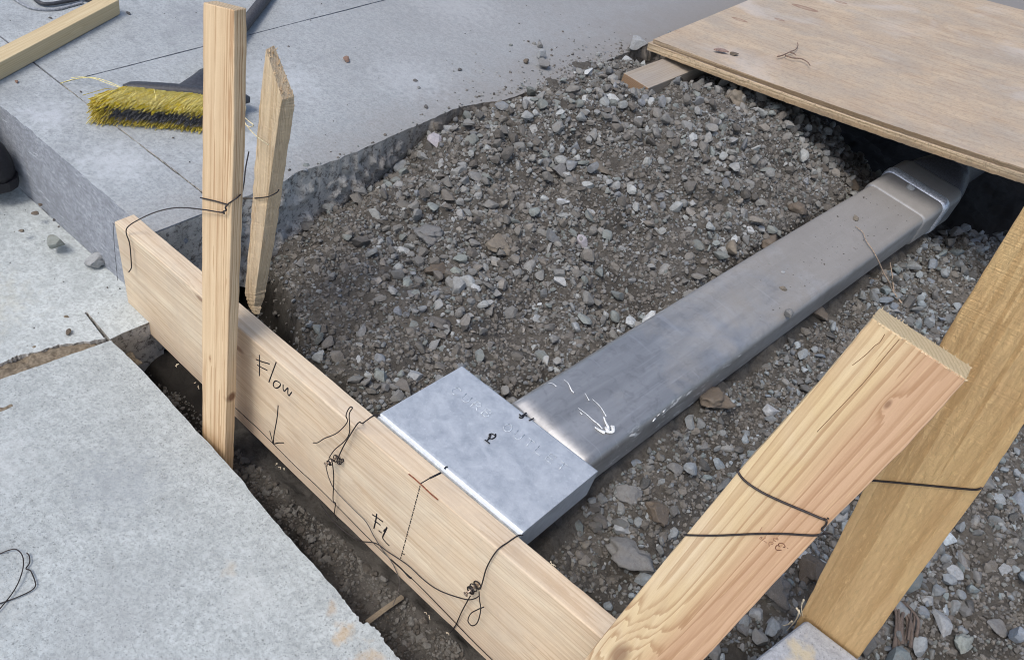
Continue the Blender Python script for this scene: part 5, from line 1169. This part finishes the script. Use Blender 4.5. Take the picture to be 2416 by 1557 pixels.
loft('socket', [[sc0+hd*s_+((Ld*math.cos(an)*wx)+(Vector((0, 0, 1))*math.sin(an)*wz)) for an in [2*math.pi*q/16 for q in range(16)]] for s_, wx, wz in ((-.006, .056, .011), (.014, .042, .015), (.035, .030, .020), (.060, .020, .021), (.090, .0165, .018))], BLK, br)
V, Fc = [], []; tube(V, Fc, [sc0+hd*.08, sc0+hd*.20], .0115, 14, False); mesh_obj('handle', V, Fc, plain('yellow_handle', (.68, .62, .22), .5), br, smooth=True)
V, Fc = [], []; tube(V, Fc, [sc0+hd*.20, sc0+hd*1.3], .0145, 14, False); hn = mesh_obj('handle_sleeve', V, Fc, BLK, br, smooth=True)
def bristle_part(name, n, mat, zr, zt, seed, lm=(.0, 1.0), thin=.0008):
    rs = random.Random(seed); V, Fc = [], []
    for i in range(n):
        t = lm[0]+(lm[1]-lm[0])*rs.random(); zz = rs.uniform(*zr); root = bA+Ld*(BL*t)+Vector((0, 0, zz))+Fd*.008
        ln = rs.uniform(.074, .096); side_ = -Ld*rs.uniform(.030, .052)*(1.1-.1*t)
        if rs.random() < .06: side_ += Ld*rs.uniform(-.02, .05); ln *= rs.uniform(.7, 1.1)
        tipz = rs.uniform(*zt)+(-.0 if True else 0)
        tip = root+Fd*ln+side_; tip.z = max(.001, tipz+rs.uniform(-.003, .003)); wv = Vector((rs.uniform(-.004, .004), rs.uniform(-.004, .004), rs.uniform(-.001, .004)))
        mid = root.lerp(tip, .5)+wv+Vector((0, 0, .003)); tip += Vector((rs.uniform(-.006, .006), rs.uniform(-.006, .006), 0))
        tube(V, Fc, [root, mid, tip], thin, 3, False, caps=False)
    o = mesh_obj(name, V, Fc, mat, br); o['kind'] = 'stuff'; return o
YEL = plain('yellow_bristle', (.92, .70, .08), .6); STR = plain('dusty_bristle', (.85, .72, .30), .7); GRB = plain('grey_bristle', (.17, .17, .18), .7); YD = plain('yellow_tip', (.68, .55, .11), .7)
bristle_part('yellow_bristles', 700, YEL, (-.006, .009), (.036, .054), 1, (0, .94)); bristle_part('dusty_bristles', 800, STR, (-.002, .010), (.042, .058), 2, (0.03, .94))
bristle_part('grey_bristles', 1600, GRB, (-.008, .004), (.012, .042), 3, (.08, .94)); bristle_part('lower_yellow_bristles', 700, YD, (-.010, .0), (.000, .012), 4, (0, .94)); bristle_part('end_bristles', 420, YD, (-.010, .008), (.0, .05), 5, (0, .09))
# stray fibres
V, Fc = [], []
tube(V, Fc, [PZ(*v1(*p), .004+o) for p, o in (((420, 585), 0), ((480, 565), .004), ((560, 548), .012), ((640, 543), .018), ((720, 560), .022), ((800, 590), .022), ((860, 622), .02))], .0007, 6); tube(V, Fc, [PZ(*v1(*p), .004+o) for p, o in (((500, 545), .002), ((580, 540), .012), ((660, 552), .018), ((740, 580), .02), ((840, 615), .02))], .0006, 6)
tag(mesh_obj('loose_fibre', V, Fc, STR, smooth=True), 'pair of long stray bristle fibres arching from the left end of the broom head', 'fibre')
V, Fc = [], []
for p in ([(1690, 730), (1715, 745), (1712, 780), (1690, 800)], [(1700, 815), (1740, 850), (1770, 875), (1745, 888), (1708, 870)], [(1700, 840), (1740, 900), (1800, 960), (1875, 1015)]):
    tube(V, Fc, [PP(*v1(*q), (0, .76, 0), (0, 1, 0)) for q in p], .0009, 6)
tag(mesh_obj('loose_fibre', V, Fc, plain('pale_fibre', (.66, .58, .38), .8), smooth=True), 'pale curled wood fibre caught between the two left stakes', 'fibre')

# ------------------------------------------------------------------ OTHER THINGS
# boot toe at the left edge
bt = empty('work_boot', (-1.75, .64, -.2)); tag(bt, 'black rounded toe of a boot in the gutter against the kerb at the left edge', 'boot')
toe = PY(24, 350, .683); bz = float(gz(toe.x)); bd = Vector((-.8, -.6, 0)).normalized(); bs = Vector((bd.y, -bd.x, 0)); secs = []; so_ = []
for t, w_, h_ in ((0, .008, .03), (.006, .024, .062), (.018, .034, .082), (.04, .041, .096), (.08, .043, .105), (.13, .043, .115), (.17, .044, .135), (.2, .045, .2), (.22, .048, .3)):
    c = Vector((toe.x, .678, bz+.020))+bd*t
    secs.append([c+bs*w_*math.cos(an)+Vector((0, 0, max(0, math.sin(an))*h_ if math.sin(an) > 0 else 0)) for an in [math.pi*q/12 for q in range(13)]])
    so_.append([c+bs*(w_+.004)*math.cos(an)+Vector((0, 0, z_)) for an, z_ in [(math.pi*q/12, 0.0) for q in range(13)]])
BOOT = plain('black_rubber', (.012, .012, .016), .55, 0, .4)
loft('upper', secs, BOOT, bt)
V, Fc = [], []; out = [Vector((toe.x, .678, 0))+bd*t+bs*s_ for t, s_ in ((-.006, 0), (0, .02), (.02, .038), (.08, .046), (.14, .046), (.28, .04), (.28, -.04), (.14, -.046), (.08, -.046), (.02, -.038), (0, -.02))]
n_ = len(out); V = [Vector((p.x, p.y, bz+.0005)) for p in out]+[Vector((p.x, p.y, bz+.022)) for p in out]; Fc = [tuple(range(n_))[::-1], tuple(range(n_, 2*n_))]+[(i, (i+1) % n_, n_+(i+1) % n_, n_+i) for i in range(n_)]
mesh_obj('sole', V, Fc, BOOT, bt)
# cords at the top left
V, Fc = [], []; tube(V, Fc, [PZ(x, y, .007) for x, y in ((70, -14), (84, 0), (92, 6), (104, 10), (124, 9.5), (150, 5), (173, 1), (195, -3), (215, 2), (235, -4))], .0045, 8)
tag(mesh_obj('black_cord', V, Fc, BLK, smooth=True), 'black cord curving into view at the top left behind the lying timber', 'cord')
GR = plain('grey_cord', (.26, .28, .31), .7); V, Fc = [], []; tube(V, Fc, [PZ(x, y, .003) for x, y in ((25, -10), (36, 0), (50, 9), (70, 19), (91, 23), (115, 24), (140, 22), (165, 15), (195, 7))], .0032, 8)
tag(mesh_obj('grey_cord', V, Fc, GR, smooth=True), 'thin grey cord lying on the pavement between the black cord and the lying timber', 'cord')
# stick in the trench, root over the pipe, root chunk, splinters
V, Fc = [], []; a_, b_ = PZ(*z4(385, 1400), -.275), PZ(*z4(608, 1240), -.290); tube(V, Fc, [a_, a_.lerp(b_, .5)+Vector((0, 0, .002)), b_], .0048, 5, False, (UP, .4))
tag(mesh_obj('wood_strip', V, Fc, wood('strip_wood', ((.30, .25, .18), (.2, .15, .1), (.26, .22, .17)), freq=300)), 'thin grey wooden strip lying across the narrow trench', 'stick')
V, Fc = [], []
def v6z(x, y, z): return PZ(x/2.93+1600, y/2.93+500, z)
tube(V, Fc, [v6z(1225, 100, 0), v6z(1275, 140, .002), v6z(1300, 200, .003), v6z(1345, 265, 0), v6z(1385, 340, -.02), v6z(1420, 420, -.05), v6z(1455, 480, -.07), v6z(1480, 540, -.10), v6z(1530, 610, -.115), v6z(1560, 650, -.12)], .0021, 6, True, taper=(.45, 1.1))
tube(V, Fc, [v6z(1415, 425, -.05), v6z(1385, 462, -.08), v6z(1345, 462, -.1), v6z(1312, 455, -.11)], .0014, 6, True, taper=(1, .5)); tube(V, Fc, [v6z(1490, 540, -.1), v6z(1480, 440, -.10), v6z(1465, 350, -.09)], .0022, 6, True, taper=(1, .5))
tag(mesh_obj('dry_root', V, Fc, ROOT, smooth=True), 'thin dry root trailing from the top of the pipe down its right side', 'root')
rp = ghit(*v9(1480, 1370)); V, Fc = [], []; rs = random.Random(3)
for i in range(9):
    o_ = Vector((rs.uniform(-.015, .015), rs.uniform(-.012, .012), .006+rs.uniform(0, .012))); p0_, p1_ = ghit(*v9(1500+i*9-30, 1130+i*6)), ghit(*v9(1500+i*10-40, 1490-i*8))
    m_ = p0_.lerp(p1_, .5)+Vector((rs.uniform(-.006, .006), rs.uniform(-.006, .006), .006)); tube(V, Fc, [p0_+Vector((rs.uniform(-.012, .012), 0, .006)), m_+o_*.8, p1_+Vector((0, rs.uniform(-.01, .01), .008))+o_*.6], rs.uniform(.0018, .0042), 5, True, taper=(.6, 1.2))
tag(mesh_obj('old_root', V, Fc, wood('root_wood', ((.19, .15, .125), (.09, .07, .055), (.16, .13, .12)), freq=300, rough_fuzz=1), smooth=True), 'chunk of fibrous dead root in the gravel right of the golden stake foot', 'root')
V, Fc = [], []
for p in ([(800, 1185), (815, 1215), (800, 1260), (770, 1300), (735, 1340)], [(770, 1275), (740, 1298), (708, 1305)], [(850, 1130), (835, 1170), (840, 1240)], [(815, 1200), (830, 1240)]):
    tube(V, Fc, [g9(q, .004) for q in p], .0014, 5, True, taper=(1.2, .4))
tag(mesh_obj('wood_splinter', V, Fc, SPL, smooth=True), 'pale frayed splinter hanging at the left foot of the golden stake', 'splinter')
for i, (x, y) in enumerate((v4(1235, 1065), v4(1250, 1062), v4(1370, 1190), v4(1385, 1210), v7(1880, 210), v7(1900, 232), v7(1925, 240), v8(590, 1215), v8(610, 1235), v8(742, 1355), (1300, 1322), (1308, 1332))):
    b_ = to_board(x, y, 0) if i < 10 else ontop(x, y)
    V, Fc = [], []
    for k in range(3): tube(V, Fc, [b_, b_+Vector((random.uniform(-.005, .005), -.002, random.uniform(-.007, .003)))], .0005, 4, False)
    mesh_obj('splinter', V, Fc, SPL, fb)
for o in bpy.data.objects:
    if '_mw' in o.keys(): del o['_mw']
